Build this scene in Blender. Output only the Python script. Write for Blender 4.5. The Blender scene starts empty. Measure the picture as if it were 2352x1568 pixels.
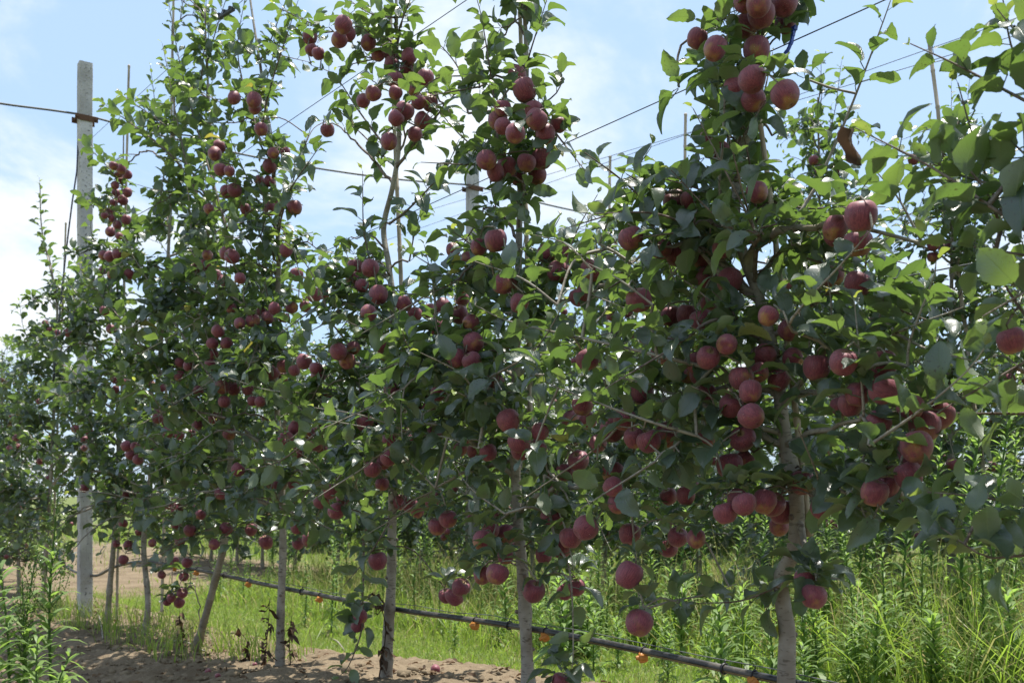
import bpy, math, random
import numpy as np
from mathutils import Vector, Matrix
R = math.radians
random.seed(7); rng = np.random.default_rng(7)
scene = bpy.context.scene
COL = scene.collection

# ---------------------------------------------------------------- camera
EYE = 1.0; FOC = 995.0; HOR = 495.0
cam_d = bpy.data.cameras.new('camera'); cam = bpy.data.objects.new('camera', cam_d); COL.objects.link(cam)
cam.location = (0, 0, EYE); cam.rotation_euler = (R(90), 0, 0)
cam_d.sensor_width = 36.0; cam_d.lens = 36.0 * FOC / 1024.0
cam_d.shift_y = (HOR - 341.0) / 1024.0
cam_d.clip_start = 0.05; cam_d.clip_end = 2000
cam_d.dof.use_dof = True; cam_d.dof.focus_distance = 2.9; cam_d.dof.aperture_fstop = 7.0
scene.camera = cam

# ---------------------------------------------------------------- sky and sun
SUN = Vector((0.15, 0.19, 1.05)).normalized()
world = bpy.data.worlds.new('World'); scene.world = world; world.use_nodes = True
wn = world.node_tree.nodes; wl = world.node_tree.links; wn.clear()
w_out = wn.new('ShaderNodeOutputWorld'); w_bg = wn.new('ShaderNodeBackground'); w_bg.inputs[1].default_value = 0.145
sky = wn.new('ShaderNodeTexSky'); sky.sky_type = 'NISHITA'; sky.sun_disc = False
sky.sun_elevation = math.asin(SUN.z); sky.sun_rotation = math.atan2(SUN.x, SUN.y)
sky.air_density = 1.0; sky.dust_density = 1.6; sky.ozone_density = 1.6
tc = wn.new('ShaderNodeTexCoord'); sep = wn.new('ShaderNodeSeparateXYZ'); wl.new(tc.outputs['Generated'], sep.inputs[0])
def wmath(op, a, b=None, c=None):
    n = wn.new('ShaderNodeMath'); n.operation = op
    for i, s in enumerate((a, b, c)):
        if s is None: continue
        if isinstance(s, (int, float)): n.inputs[i].default_value = s
        else: wl.new(s, n.inputs[i])
    return n.outputs[0]
zz = wmath('ADD', wmath('MAXIMUM', sep.outputs['Z'], 0.0), 0.22)
comb = wn.new('ShaderNodeCombineXYZ')
wl.new(wmath('DIVIDE', sep.outputs['X'], zz), comb.inputs[0]); wl.new(wmath('DIVIDE', sep.outputs['Y'], zz), comb.inputs[1])
nz = wn.new('ShaderNodeTexNoise'); nz.inputs['Scale'].default_value = 1.3; nz.inputs['Detail'].default_value = 9; nz.inputs['Roughness'].default_value = 0.6
nz.inputs['Distortion'].default_value = 0.35
mp = wn.new('ShaderNodeMapping'); mp.inputs['Location'].default_value = (3.7, 1.2, 0); wl.new(comb.outputs[0], mp.inputs[0]); wl.new(mp.outputs[0], nz.inputs['Vector'])
cr = wn.new('ShaderNodeMapRange'); cr.interpolation_type = 'SMOOTHSTEP'
cr.inputs['From Min'].default_value = 0.45; cr.inputs['From Max'].default_value = 0.63; cr.inputs['To Max'].default_value = 0.9
cr.inputs['To Min'].default_value = 0.05
wl.new(nz.outputs['Fac'], cr.inputs['Value'])
veil = wn.new('ShaderNodeMixRGB'); veil.inputs[0].default_value = 0.70; wl.new(sky.outputs[0], veil.inputs[1]); veil.inputs[2].default_value = (2.05, 2.95, 4.15, 1)   # thin high haze over the whole sky
mx = wn.new('ShaderNodeMixRGB'); wl.new(cr.outputs[0], mx.inputs[0]); wl.new(veil.outputs[0], mx.inputs[1]); mx.inputs[2].default_value = (4.25, 4.45, 4.65, 1)
wl.new(mx.outputs[0], w_bg.inputs[0]); wl.new(w_bg.outputs[0], w_out.inputs[0])
sun_d = bpy.data.lights.new('sun', 'SUN'); sun_d.energy = 5.0; sun_d.angle = R(0.6); sun_d.color = (1.0, 0.95, 0.87)
sun_o = bpy.data.objects.new('sun', sun_d); COL.objects.link(sun_o); sun_o.rotation_euler = SUN.to_track_quat('Z', 'Y').to_euler()
scene.view_settings.view_transform = 'Standard'; scene.view_settings.look = 'None'
scene.view_settings.exposure = 0.82; scene.view_settings.gamma = 1.0
scene.render.engine = 'CYCLES'
cy = scene.cycles; cy.max_bounces = 7; cy.diffuse_bounces = 4; cy.glossy_bounces = 2; cy.transmission_bounces = 5; cy.transparent_max_bounces = 4
cy.use_denoising = True; cy.sample_clamp_indirect = 6.0; cy.caustics_reflective = False; cy.caustics_refractive = False

# ---------------------------------------------------------------- the orchard's own axes
DIRV = np.array([-737.0 / FOC, 1.0, 0.0]); DIRV /= np.linalg.norm(DIRV)      # along the row, away from the camera
PERP = np.array([DIRV[1], -DIRV[0], 0.0])                                   # across the rows
P1 = 1.96; P2 = P1 + 3.45; P3 = P2 + 3.45
UP = np.array([0, 0, 1.0])
def pt(p, t, z): return PERP * p + DIRV * t + UP * z
def to_pt(x, y): return x * PERP[0] + y * PERP[1], x * DIRV[0] + y * DIRV[1]
RT = [-6, 0, 2.5, 3.48, 4.47, 5.4, 7.1, 8.32, 12, 2000]; RZ = [.33, .33, .31, .275, .18, .11, .07, .04, 0, 0]
def smooth(a, b, x):
    q = np.clip((x - a) / (b - a), 0, 1); return q * q * (3 - 2 * q)
def ground_z(p, t):
    p = np.asarray(p, float); t = np.asarray(t, float)
    z = np.interp(t, RT, RZ)
    d = np.abs((p - P1 + 1.725) % 3.45 - 1.725)
    return z - 0.10 * smooth(0.35, 1.0, d)
def ray_at(x, y, p):                  # a spot measured in the photograph, taken to the vertical plane at distance p across the rows
    u = x * 1024 / 2352.0; v = y * 682 / 1568.0
    r = np.array([(u - 512) / FOC, 1.0, (HOR - v) / FOC])
    d = p / (r @ PERP); return r * d + np.array([0, 0, EYE])
def PX(x, y, off=0.0): return ray_at(x, y, P1 + off)
def nrm(v):
    n = np.linalg.norm(v); return v / n if n > 1e-9 else np.array([0, 0, 1.0])

# ---------------------------------------------------------------- mesh helpers
class Acc:
    def __init__(s): s.v = []; s.f = []; s.uv = []; s.d = []; s.n = 0
    def add(s, v, faces, uv=None, data=None):
        v = np.asarray(v, float)
        for f in faces:
            f = np.asarray(f, int)
            if len(f): s.f.append(f + s.n)
        s.v.append(v); k = len(v)
        s.uv.append(np.zeros((k, 2)) if uv is None else np.asarray(uv, float))
        s.d.append(np.zeros((k, 3)) if data is None else np.broadcast_to(np.asarray(data, float), (k, 3)))
        s.n += k
    def mesh(s, name, mat, smooth_shade=True):
        me = bpy.data.meshes.new(name)
        v = np.concatenate(s.v) if s.v else np.zeros((0, 3))
        me.vertices.add(len(v)); me.vertices.foreach_set('co', v.astype(np.float32).ravel())
        li = np.concatenate([f.ravel() for f in s.f]).astype(np.int32)
        tot = np.concatenate([np.full(len(f), f.shape[1]) for f in s.f]).astype(np.int32)
        st = np.concatenate([[0], np.cumsum(tot)[:-1]]).astype(np.int32)
        me.loops.add(len(li)); me.loops.foreach_set('vertex_index', li)
        me.polygons.add(len(tot)); me.polygons.foreach_set('loop_start', st); me.polygons.foreach_set('loop_total', tot)
        me.polygons.foreach_set('use_smooth', np.full(len(tot), smooth_shade, dtype=bool))
        uvl = me.uv_layers.new(name='UVMap'); uv = np.concatenate(s.uv)
        uvl.data.foreach_set('uv', uv[li].astype(np.float32).ravel())
        at = me.attributes.new('tone', 'FLOAT_VECTOR', 'POINT')
        at.data.foreach_set('vector', np.concatenate(s.d).astype(np.float32).ravel())
        me.update(calc_edges=True); me.validate()
        if mat: me.materials.append(mat)
        return me
def obj(name, me, parent=None, mw=None):
    o = bpy.data.objects.new(name, me); COL.objects.link(o)
    if parent is not None: o.parent = parent
    if mw is not None: o.matrix_world = mw if parent is None else mw
    return o
def tag(o, label=None, cat=None, group=None, kind=None):
    if label: o['label'] = label
    if cat: o['category'] = cat
    if group: o['group'] = group
    if kind: o['kind'] = kind
    return o
def empty(name, loc=(0, 0, 0)):
    o = bpy.data.objects.new(name, None); COL.objects.link(o); o.location = loc; o.empty_display_size = 0.1; return o
def child(name, me, parent, base=(0, 0, 0)):           # mesh given in world space, parent Empty at base
    o = bpy.data.objects.new(name, me); COL.objects.link(o); o.parent = parent
    o.location = (-base[0], -base[1], -base[2]); return o

def resample(pts, step):
    pts = np.asarray(pts, float)
    if len(pts) == 2: P = pts
    else:                                              # Catmull-Rom
        e = np.vstack([2 * pts[0] - pts[1], pts, 2 * pts[-1] - pts[-2]]); out = []
        for i in range(1, len(e) - 2):
            a, b, c, d = e[i - 1], e[i], e[i + 1], e[i + 2]
            for q in np.linspace(0, 1, 8, endpoint=False):
                out.append(0.5 * (2 * b + (c - a) * q + (2 * a - 5 * b + 4 * c - d) * q * q + (3 * b - a - 3 * c + d) * q ** 3))
        out.append(pts[-1]); P = np.array(out)
    seg = np.linalg.norm(np.diff(P, axis=0), axis=1); L = np.concatenate([[0], np.cumsum(seg)])
    n = max(2, int(round(L[-1] / step)) + 1); s = np.linspace(0, L[-1], n)
    return np.stack([np.interp(s, L, P[:, k]) for k in range(3)], 1)
def tube(acc, pts, rad, sides=6, cap=True, data=None):
    pts = np.asarray(pts, float); n = len(pts)
    rad = np.broadcast_to(np.asarray(rad, float), (n,)) if np.ndim(rad) < 1 else np.asarray(rad, float)
    T = np.gradient(pts, axis=0); T /= np.maximum(np.linalg.norm(T, axis=1), 1e-9)[:, None]
    ref = np.array([1.0, 0, 0]) if abs(T[0][0]) < 0.8 else np.array([0, 1.0, 0])
    u = nrm(np.cross(T[0], ref)); ang = np.linspace(0, 2 * np.pi, sides, endpoint=False)
    V = []; L = 0; uv = []
    for i in range(n):
        u = nrm(u - T[i] * (u @ T[i])); w = np.cross(T[i], u)
        V.append(pts[i] + rad[i] * (np.cos(ang)[:, None] * u + np.sin(ang)[:, None] * w))
        if i: L += np.linalg.norm(pts[i] - pts[i - 1])
        uv.append(np.stack([ang / (2 * np.pi), np.full(sides, L)], 1))
    V = np.concatenate(V); uv = np.concatenate(uv)
    i = np.arange(n - 1)[:, None] * sides; j = np.arange(sides)[None]; j2 = (j + 1) % sides
    Q = np.stack([i + j, i + j2, i + sides + j2, i + sides + j], -1).reshape(-1, 4)
    fs = [Q]
    if cap:
        V = np.vstack([V, pts[0], pts[-1]]); uv = np.vstack([uv, [0, 0], [0, L]]); k = n * sides
        jj = np.arange(sides); k2 = (jj + 1) % sides
        fs.append(np.stack([np.full(sides, k), k2, jj], 1)); o = (n - 1) * sides
        fs.append(np.stack([np.full(sides, k + 1), o + jj, o + k2], 1))
    acc.add(V, fs, uv, data)
def box(acc, c, ax, hs):
    c = np.asarray(c, float); V = []
    for sx in (-1, 1):
        for sy in (-1, 1):
            for sz in (-1, 1):
                V.append(c + ax[0] * sx * hs[0] + ax[1] * sy * hs[1] + ax[2] * sz * hs[2])
    acc.add(V, [[(0, 1, 3, 2), (4, 6, 7, 5), (0, 4, 5, 1), (2, 3, 7, 6), (0, 2, 6, 4), (1, 5, 7, 3)]])

# ---------------------------------------------------------------- materials
class MT:
    def __init__(s, name):
        s.m = bpy.data.materials.new(name); s.m.use_nodes = True; s.t = s.m.node_tree; s.N = s.t.nodes; s.N.clear()
        s.out = s.N.new('ShaderNodeOutputMaterial')
    def n(s, typ, **kw):
        x = s.N.new(typ)
        for k, v in kw.items(): setattr(x, k, v)
        return x
    def L(s, a, b): s.t.links.new(a, b)
    def setv(s, sock, v):
        if isinstance(v, (int, float)): sock.default_value = v
        elif isinstance(v, tuple): sock.default_value = v if len(v) == 4 or len(sock.default_value) == 3 else (*v, 1)
        else: s.L(v, sock)
    def math(s, op, a, b=0.0, c=0.0):
        x = s.n('ShaderNodeMath', operation=op)
        for i, v in enumerate((a, b, c)): s.setv(x.inputs[i], v)
        return x.outputs[0]
    def mix(s, f, a, b, blend='MIX'):
        x = s.n('ShaderNodeMixRGB', blend_type=blend); s.setv(x.inputs[0], f); s.setv(x.inputs[1], a); s.setv(x.inputs[2], b); return x.outputs[0]
    def noise(s, vec, scale, detail=3, rough=0.55):
        x = s.n('ShaderNodeTexNoise'); x.inputs['Scale'].default_value = scale; x.inputs['Detail'].default_value = detail; x.inputs['Roughness'].default_value = rough
        if vec is not None: s.L(vec, x.inputs['Vector'])
        return x.outputs['Fac']
    def rng(s, v, a, b, c=0.0, d=1.0):
        x = s.n('ShaderNodeMapRange'); x.interpolation_type = 'SMOOTHSTEP'; s.setv(x.inputs[0], v)
        for i, q in enumerate((a, b, c, d)): s.setv(x.inputs[i + 1], q)
        return x.outputs[0]
    def attr(s, name):
        x = s.n('ShaderNodeAttribute', attribute_name=name); q = s.n('ShaderNodeSeparateXYZ'); s.L(x.outputs['Vector'], q.inputs[0]); return q.outputs
    def pos(s): return s.n('ShaderNodeNewGeometry').outputs['Position']
    def objc(s): return s.n('ShaderNodeTexCoord').outputs['Object']
    def bump(s, h, strength, dist):
        x = s.n('ShaderNodeBump'); x.inputs['Strength'].default_value = strength; x.inputs['Distance'].default_value = dist; s.L(h, x.inputs['Height']); return x.outputs[0]
    def princ(s, col, rough=0.6, spec=0.5, normal=None, metal=0.0, coat=0.0):
        x = s.n('ShaderNodeBsdfPrincipled'); s.setv(x.inputs['Base Color'], col); s.setv(x.inputs['Roughness'], rough)
        s.setv(x.inputs['Specular IOR Level'], spec); s.setv(x.inputs['Metallic'], metal)
        if coat: x.inputs['Coat Weight'].default_value = coat; x.inputs['Coat Roughness'].default_value = 0.42
        if normal is not None: s.L(normal, x.inputs['Normal'])
        return x.outputs[0]
    def done(s, sh): s.L(sh, s.out.inputs[0]); return s.m

def leaf_material():
    m = MT('apple_leaf'); tone = m.attr('tone')
    uv = m.n('ShaderNodeSeparateXYZ'); m.L(m.n('ShaderNodeUVMap').outputs[0], uv.inputs[0])
    a = m.math('ABSOLUTE', m.math('SUBTRACT', uv.outputs[0], 0.5))
    mid = m.rng(a, 0.012, 0.035, 1.0, 0.0)
    vein = m.math('SINE', m.math('MULTIPLY', m.math('SUBTRACT', uv.outputs[1], m.math('MULTIPLY', a, 0.75)), 58.0))
    veinm = m.rng(vein, 0.80, 1.0)
    vv = m.math('MAXIMUM', mid, m.math('MULTIPLY', veinm, 0.45))
    pn = m.noise(m.pos(), 9.0, 2)
    top = m.mix(m.math('MULTIPLY_ADD', pn, 0.5, m.math('MULTIPLY', tone[0], 0.55)), (0.040, 0.060, 0.055), (0.074, 0.105, 0.077))  # leaf green with the blue-grey of reflected sky mixed into the colour
    top = m.mix(tone[1], top, (0.26, 0.36, 0.06))
    top = m.mix(tone[2], top, (0.26, 0.24, 0.06))
    top = m.mix(m.math('MULTIPLY', vv, 0.35), top, (0.12, 0.18, 0.06))
    spot = m.rng(m.noise(m.pos(), 170.0, 1), 0.66, 0.71)
    spot = m.math('MULTIPLY', spot, m.rng(m.noise(m.pos(), 7.0, 1), 0.48, 0.58))
    top = m.mix(m.math('MULTIPLY', spot, 0.8), top, (0.035, 0.022, 0.012))
    under = m.mix(0.72, top, (0.18, 0.225, 0.14))
    under = m.mix(m.math('MULTIPLY', vv, 0.6), under, (0.22, 0.27, 0.13))
    geo = m.n('ShaderNodeNewGeometry')
    col = m.mix(geo.outputs['Backfacing'], top, under)
    bmp = m.bump(m.math('SUBTRACT', m.math('MULTIPLY', m.noise(m.pos(), 130.0, 2), 0.6), m.math('MULTIPLY', vv, 1.0)), 0.5, 0.0012)
    dust = m.noise(m.pos(), 40.0, 3)
    rough = m.math('MULTIPLY_ADD', geo.outputs['Backfacing'], 0.25, m.math('MULTIPLY_ADD', dust, 0.24, 0.20))
    pr = m.princ(col, rough, 1.0, bmp, 0.0, 0.10)
    tr = m.n('ShaderNodeBsdfTranslucent')
    tcol = m.mix(m.math('MULTIPLY_ADD', pn, 0.5, m.math('MULTIPLY', tone[0], 0.5)), (0.095, 0.200, 0.032), (0.25, 0.37, 0.058))
    tcol = m.mix(m.math('MULTIPLY', vv, 0.5), tcol, (0.10, 0.16, 0.03)); tcol = m.mix(tone[1], tcol, (0.60, 0.68, 0.10)); tcol = m.mix(tone[2], tcol, (0.45, 0.40, 0.06))
    tcol = m.mix(m.math('MULTIPLY', spot, 0.85), tcol, (0.04, 0.03, 0.01))
    m.L(tcol, tr.inputs[0])
    ms = m.n('ShaderNodeMixShader'); ms.inputs[0].default_value = 0.38; m.L(pr, ms.inputs[1]); m.L(tr.outputs[0], ms.inputs[2])
    return m.done(ms.outputs[0])
def blade_material(name, c1, c2, dry, trans, tcol, rough=0.5):
    m = MT(name); tone = m.attr('tone')
    c = m.mix(tone[0], c1, c2); c = m.mix(tone[1], c, dry)
    pr = m.princ(c, rough, 0.4)
    tr = m.n('ShaderNodeBsdfTranslucent'); m.L(m.mix(tone[1], m.mix(tone[0], tcol, tuple(min(1, x * 1.5) for x in tcol)), dry), tr.inputs[0])
    ms = m.n('ShaderNodeMixShader'); ms.inputs[0].default_value = trans; m.L(pr, ms.inputs[1]); m.L(tr.outputs[0], ms.inputs[2])
    return m.done(ms.outputs[0])
def bark_material(name, c1, c2, c3, scale=1.0):
    m = MT(name); p = m.pos()
    mp = m.n('ShaderNodeMapping'); mp.inputs['Scale'].default_value = (1, 1, 2.4); m.L(p, mp.inputs[0])
    n1 = m.noise(mp.outputs[0], 45 * scale, 4); n2 = m.noise(p, 12 * scale, 3)
    c = m.mix(m.rng(n2, 0.35, 0.65), c1, c2); c = m.mix(m.rng(n1, 0.56, 0.68), c, c3)
    mp2 = m.n('ShaderNodeMapping'); mp2.inputs['Scale'].default_value = (1, 1, 5); m.L(p, mp2.inputs[0])
    n3 = m.noise(mp2.outputs[0], 28 * scale, 2); c = m.mix(m.math('MULTIPLY', m.rng(n3, 0.62, 0.7), 0.6), c, tuple(x * 0.4 for x in c1))
    b = m.bump(m.math('ADD', n1, m.math('MULTIPLY', n3, 0.8)), 0.6, 0.003)
    return m.done(m.princ(c, 0.75, 0.3, b))
def apple_material():
    m = MT('apple_skin'); oc = m.objc(); oi = m.n('ShaderNodeObjectInfo'); rnd = oi.outputs['Random']
    ad = m.n('ShaderNodeVectorMath', operation='ADD'); m.L(oc, ad.inputs[0])
    cx = m.n('ShaderNodeCombineXYZ')
    for i in range(3): m.L(m.math('MULTIPLY', rnd, 37.0 + 13 * i), cx.inputs[i])
    m.L(cx.outputs[0], ad.inputs[1]); v = ad.outputs[0]
    sp = m.n('ShaderNodeSeparateXYZ'); m.L(oc, sp.inputs[0])
    big = m.noise(v, 0.9, 2)
    st = m.n('ShaderNodeMapping'); st.inputs['Scale'].default_value = (7, 7, 0.9); m.L(v, st.inputs[0]); streak = m.noise(st.outputs[0], 1.6, 3)
    red = m.mix(m.rng(streak, 0.35, 0.65), (0.115, 0.020, 0.036), (0.205, 0.043, 0.058))
    green = m.mix(m.rng(streak, 0.4, 0.65), (0.27, 0.16, 0.045), (0.28, 0.085, 0.045))
    ug = m.math('ADD', m.math('MULTIPLY', sp.outputs[2], -0.22), m.math('ADD', big, m.math('MULTIPLY', m.math('SUBTRACT', rnd, 0.5), 0.22)))
    c = m.mix(m.rng(ug, 0.62, 0.90), red, green)
    vo = m.n('ShaderNodeTexVoronoi'); vo.inputs['Scale'].default_value = 8.5; m.L(v, vo.inputs['Vector'])
    dots = m.rng(vo.outputs['Distance'], 0.07, 0.13, 1.0, 0.0)
    c = m.mix(m.math('MULTIPLY', dots, 0.5), c, (0.50, 0.33, 0.27))
    sc = m.rng(m.noise(v, 14.0, 3), 0.66, 0.72); sc = m.math('MULTIPLY', sc, m.rng(m.noise(v, 1.3, 1), 0.45, 0.6))
    c = m.mix(m.math('MULTIPLY', sc, 0.65), c, (0.60, 0.52, 0.47))
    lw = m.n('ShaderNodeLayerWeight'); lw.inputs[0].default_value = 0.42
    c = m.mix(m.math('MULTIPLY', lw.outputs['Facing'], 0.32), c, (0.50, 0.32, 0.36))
    dim = m.rng(m.math('ABSOLUTE', sp.outputs[2]), 0.60, 0.72)
    c = m.mix(m.math('MULTIPLY', m.rng(sp.outputs[2], 0.3, 0.7), m.math('MULTIPLY', m.rng(m.math('ADD', m.math('MULTIPLY', sp.outputs[0], sp.outputs[0]), m.math('MULTIPLY', sp.outputs[1], sp.outputs[1])), 0.03, 0.16, 1.0, 0.0), 0.7)), c, (0.26, 0.19, 0.08))
    return m.done(m.princ(c, m.math('MULTIPLY_ADD', m.noise(v, 3.0, 3), 0.2, 0.42), 0.38))
def plain(name, c, rough=0.6, spec=0.4, metal=0.0, var=0.25, scale=30, bump=0.2, dist=0.001):
    m = MT(name); n = m.noise(m.pos(), scale, 4)
    col = m.mix(n, tuple(x * (1 - var) for x in c), tuple(min(1, x * (1 + var)) for x in c))
    return m.done(m.princ(col, rough, spec, m.bump(n, bump, dist), metal))
def concrete_material():
    m = MT('concrete'); p = m.pos(); n1 = m.noise(p, 6, 5); n2 = m.noise(p, 90, 3)
    mp = m.n('ShaderNodeMapping'); mp.inputs['Scale'].default_value = (1, 1, 0.12); m.L(p, mp.inputs[0]); n3 = m.noise(mp.outputs[0], 22, 3)
    c = m.mix(m.rng(n1, 0.3, 0.7), (0.36, 0.352, 0.345), (0.54, 0.53, 0.52))
    c = m.mix(m.math('MULTIPLY', m.rng(n3, 0.55, 0.7), 0.5), c, (0.24, 0.235, 0.23))
    c = m.mix(m.rng(m.noise(p, 55, 2), 0.62, 0.68), c, (0.15, 0.145, 0.14)); c = m.mix(m.math('MULTIPLY', m.rng(m.noise(p, 2.2, 4), 0.48, 0.62), 0.55), c, (0.27, 0.255, 0.235))
    return m.done(m.princ(c, 0.85, 0.25, m.bump(m.math('ADD', m.noise(p, 55, 3), n1), 0.9, 0.008)))
def ground_material():
    m = MT('soil_and_turf'); p = m.pos(); tone = m.attr('tone')
    n1 = m.noise(p, 3.0, 6, 0.6); n2 = m.noise(p, 26, 5, 0.65); n3 = m.noise(p, 120, 3)
    soil = m.mix(m.rng(n1, 0.3, 0.7), (0.130, 0.098, 0.064), (0.208, 0.163, 0.109))
    soil = m.mix(m.math('MULTIPLY', m.rng(n2, 0.52, 0.7), 0.6), soil, (0.30, 0.24, 0.165))
    soil = m.mix(m.math('MULTIPLY', m.rng(n2, 0.3, 0.44, 1.0, 0.0), 0.5), soil, (0.13, 0.09, 0.058))
    soil = m.mix(m.rng(n3, 0.66, 0.74), soil, (0.10, 0.075, 0.05))
    turf = m.mix(m.rng(n2, 0.35, 0.65), (0.075, 0.105, 0.030), (0.14, 0.165, 0.055))
    turf = m.mix(m.rng(m.noise(p, 1.7, 4), 0.55, 0.7), turf, (0.19, 0.16, 0.075))
    f = m.rng(m.math('ADD', tone[0], m.math('MULTIPLY_ADD', m.math('ADD', n2, n1), 0.35, -0.35)), 0.38, 0.62)
    c = m.mix(f, turf, soil)
    h = m.math('ADD', m.math('MULTIPLY', n2, 1.0), m.math('MULTIPLY', n3, 0.35))
    return m.done(m.princ(c, 0.95, 0.15, m.bump(h, 0.9, 0.02)))

M_LEAF = leaf_material()
M_APPLE = apple_material()
M_BARK = bark_material('young_grey_bark', (0.205, 0.178, 0.145), (0.31, 0.285, 0.245), (0.12, 0.10, 0.078))
M_TWIG = bark_material('brown_twig_bark', (0.115, 0.083, 0.066), (0.20, 0.165, 0.14), (0.07, 0.05, 0.04), 3.0)
M_STEM = plain('apple_stem', (0.10, 0.075, 0.035), 0.7)
M_CALYX = plain('dry_calyx', (0.075, 0.055, 0.035), 0.9)
M_GRASS = blade_material('grass_blade', (0.085, 0.150, 0.030), (0.19, 0.27, 0.06), (0.42, 0.34, 0.17), 0.45, (0.28, 0.43, 0.045))
M_WEED = blade_material('horseweed_leaf', (0.085, 0.155, 0.048), (0.165, 0.255, 0.080), (0.36, 0.30, 0.13), 0.44, (0.27, 0.43, 0.075))
M_DEAD = blade_material('withered_leaf', (0.045, 0.028, 0.018), (0.10, 0.06, 0.035), (0.20, 0.13, 0.07), 0.15, (0.12, 0.06, 0.03), 0.9)
M_GROUND = ground_material()
M_CLOD = plain('soil_clod', (0.185, 0.147, 0.100), 0.95, 0.1, 0, 0.35, 22, 0.8, 0.006)
M_CONC = concrete_material()
def pipe_material():
    m = MT('dusty_black_polyethylene'); p = m.pos(); n = m.noise(p, 14, 5); f = m.noise(p, 160, 2)
    c = m.mix(m.math('MULTIPLY', m.rng(m.math('ADD', n, m.math('MULTIPLY', f, .3)), .52, .85), .55), (0.018, 0.019, 0.022), (0.17, 0.15, 0.125))
    return m.done(m.princ(c, m.math('MULTIPLY_ADD', n, .35, .28), 0.5))
M_PIPE = pipe_material()
M_STRIPE = plain('pipe_stripe', (0.45, 0.34, 0.05), 0.6)
M_ORANGE = plain('orange_plastic', (0.48, 0.19, 0.03), 0.55, 0.5, 0, 0.12)
M_BLUE = plain('blue_plastic', (0.015, 0.06, 0.36), 0.4, 0.5, 0, 0.1)
M_BLACK = plain('black_plastic', (0.02, 0.02, 0.025), 0.45)
M_WIRE = plain('steel_wire', (0.13, 0.135, 0.14), 0.5, 0.5, 0.4)
M_CABLE = plain('weathered_cable', (0.11, 0.115, 0.105), 0.6, 0.4, 0.2, 0.4, 120)
M_RUST = plain('rusty_steel', (0.12, 0.065, 0.04), 0.8, 0.3, 0.2, 0.45, 60, 0.4, 0.002)
M_ROPE = plain('old_rope', (0.34, 0.27, 0.19), 0.9)

# ---------------------------------------------------------------- bamboo
def bamboo_material():
    m = MT('weathered_bamboo'); p = m.pos()
    mp = m.n('ShaderNodeMapping'); mp.inputs['Scale'].default_value = (1, 1, 0.08); m.L(p, mp.inputs[0]); n = m.noise(mp.outputs[0], 160, 3)
    c = m.mix(m.rng(n, 0.35, 0.65), (0.33, 0.265, 0.185), (0.47, 0.40, 0.31)); c = m.mix(m.rng(m.noise(p, 14, 4), 0.5, 0.72), c, (0.24, 0.205, 0.165))
    return m.done(m.princ(c, 0.6, 0.35, m.bump(n, 0.3, 0.001)))
M_BAMBOO = bamboo_material()

# ---------------------------------------------------------------- leaf templates
def leaf_template(seed, hi=True):
    r = random.Random(seed); n = 11 if hi else 5
    ys = np.array([0, .07, .16, .26, .37, .48, .59, .70, .81, .91, 1]) if hi else np.array([0, .2, .48, .78, 1]); wid = r.uniform(0.25, 0.33); sk = r.uniform(0.70, 0.88)
    droop = r.uniform(0.05, 0.55); fold = r.uniform(0.10, 0.75); wave = r.uniform(0.03, 0.12); ph = r.uniform(0, 6); twist = r.uniform(-0.6, 0.6)
    pl = 0.30
    V = []; UV = []; xs = [-1, 0, 1]
    for i, y in enumerate(ys):
        w = wid * (y ** 0.62) * ((1 - y) ** 0.72) / 0.393 * (1 + 0.10 * (sk - .79))
        if i == n - 1: w = 0.006
        if i == 0: w = 0.035
        zc = -droop * y * y; yc = y - 0.20 * droop * y * y
        for x in xs:
            ser = 1 + ((0.075 if i % 2 else -0.055) if hi and abs(x) == 1 else 0)
            X = x * w * ser; Z = zc + abs(x) * w * fold + (wave * math.sin(7 * y + ph + (2.2 if x > 0 else 0)) * abs(x) ** 1.5)
            a = twist * y; V.append((X * math.cos(a) - (Z - zc) * math.sin(a), pl + yc, zc + X * math.sin(a) + (Z - zc) * math.cos(a))); UV.append((0.5 + 0.5 * x, y))
    k = len(xs); F = []
    for i in range(n - 1):
        for j in range(k - 1): F.append((i * k + j, i * k + j + 1, (i + 1) * k + j + 1, (i + 1) * k + j))
    F = np.array(F); b = len(V)
    pw = 0.016                                          # petiole, a thin triangular prism
    for y in (0.0, pl + 0.02):
        V += [(-pw, y, 0), (pw, y, 0), (0, y, -pw * 1.6)]; UV += [(0.5, 0.0)] * 3
    PF = np.array([(b, b + 1, b + 4, b + 3), (b + 1, b + 2, b + 5, b + 4), (b + 2, b, b + 3, b + 5)])
    V = np.array(V); V[:, 1] /= (1 + pl); V[:, 0] /= (1 + pl); V[:, 2] /= (1 + pl); V *= 1.28
    return V, [F, PF], np.array(UV)
LT_HI = [leaf_template(100 + i) for i in range(10)]
LT_LO = [leaf_template(200 + i, False) for i in range(8)]
LEAF_MESH = {}
def leaf_mesh(var, tone):
    key = (var, tone)
    if key not in LEAF_MESH:
        a = Acc(); V, F, UV = LT_HI[var]; a.add(V, F, UV, tone); LEAF_MESH[key] = a.mesh('leaf', M_LEAF)
    return LEAF_MESH[key]

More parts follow.
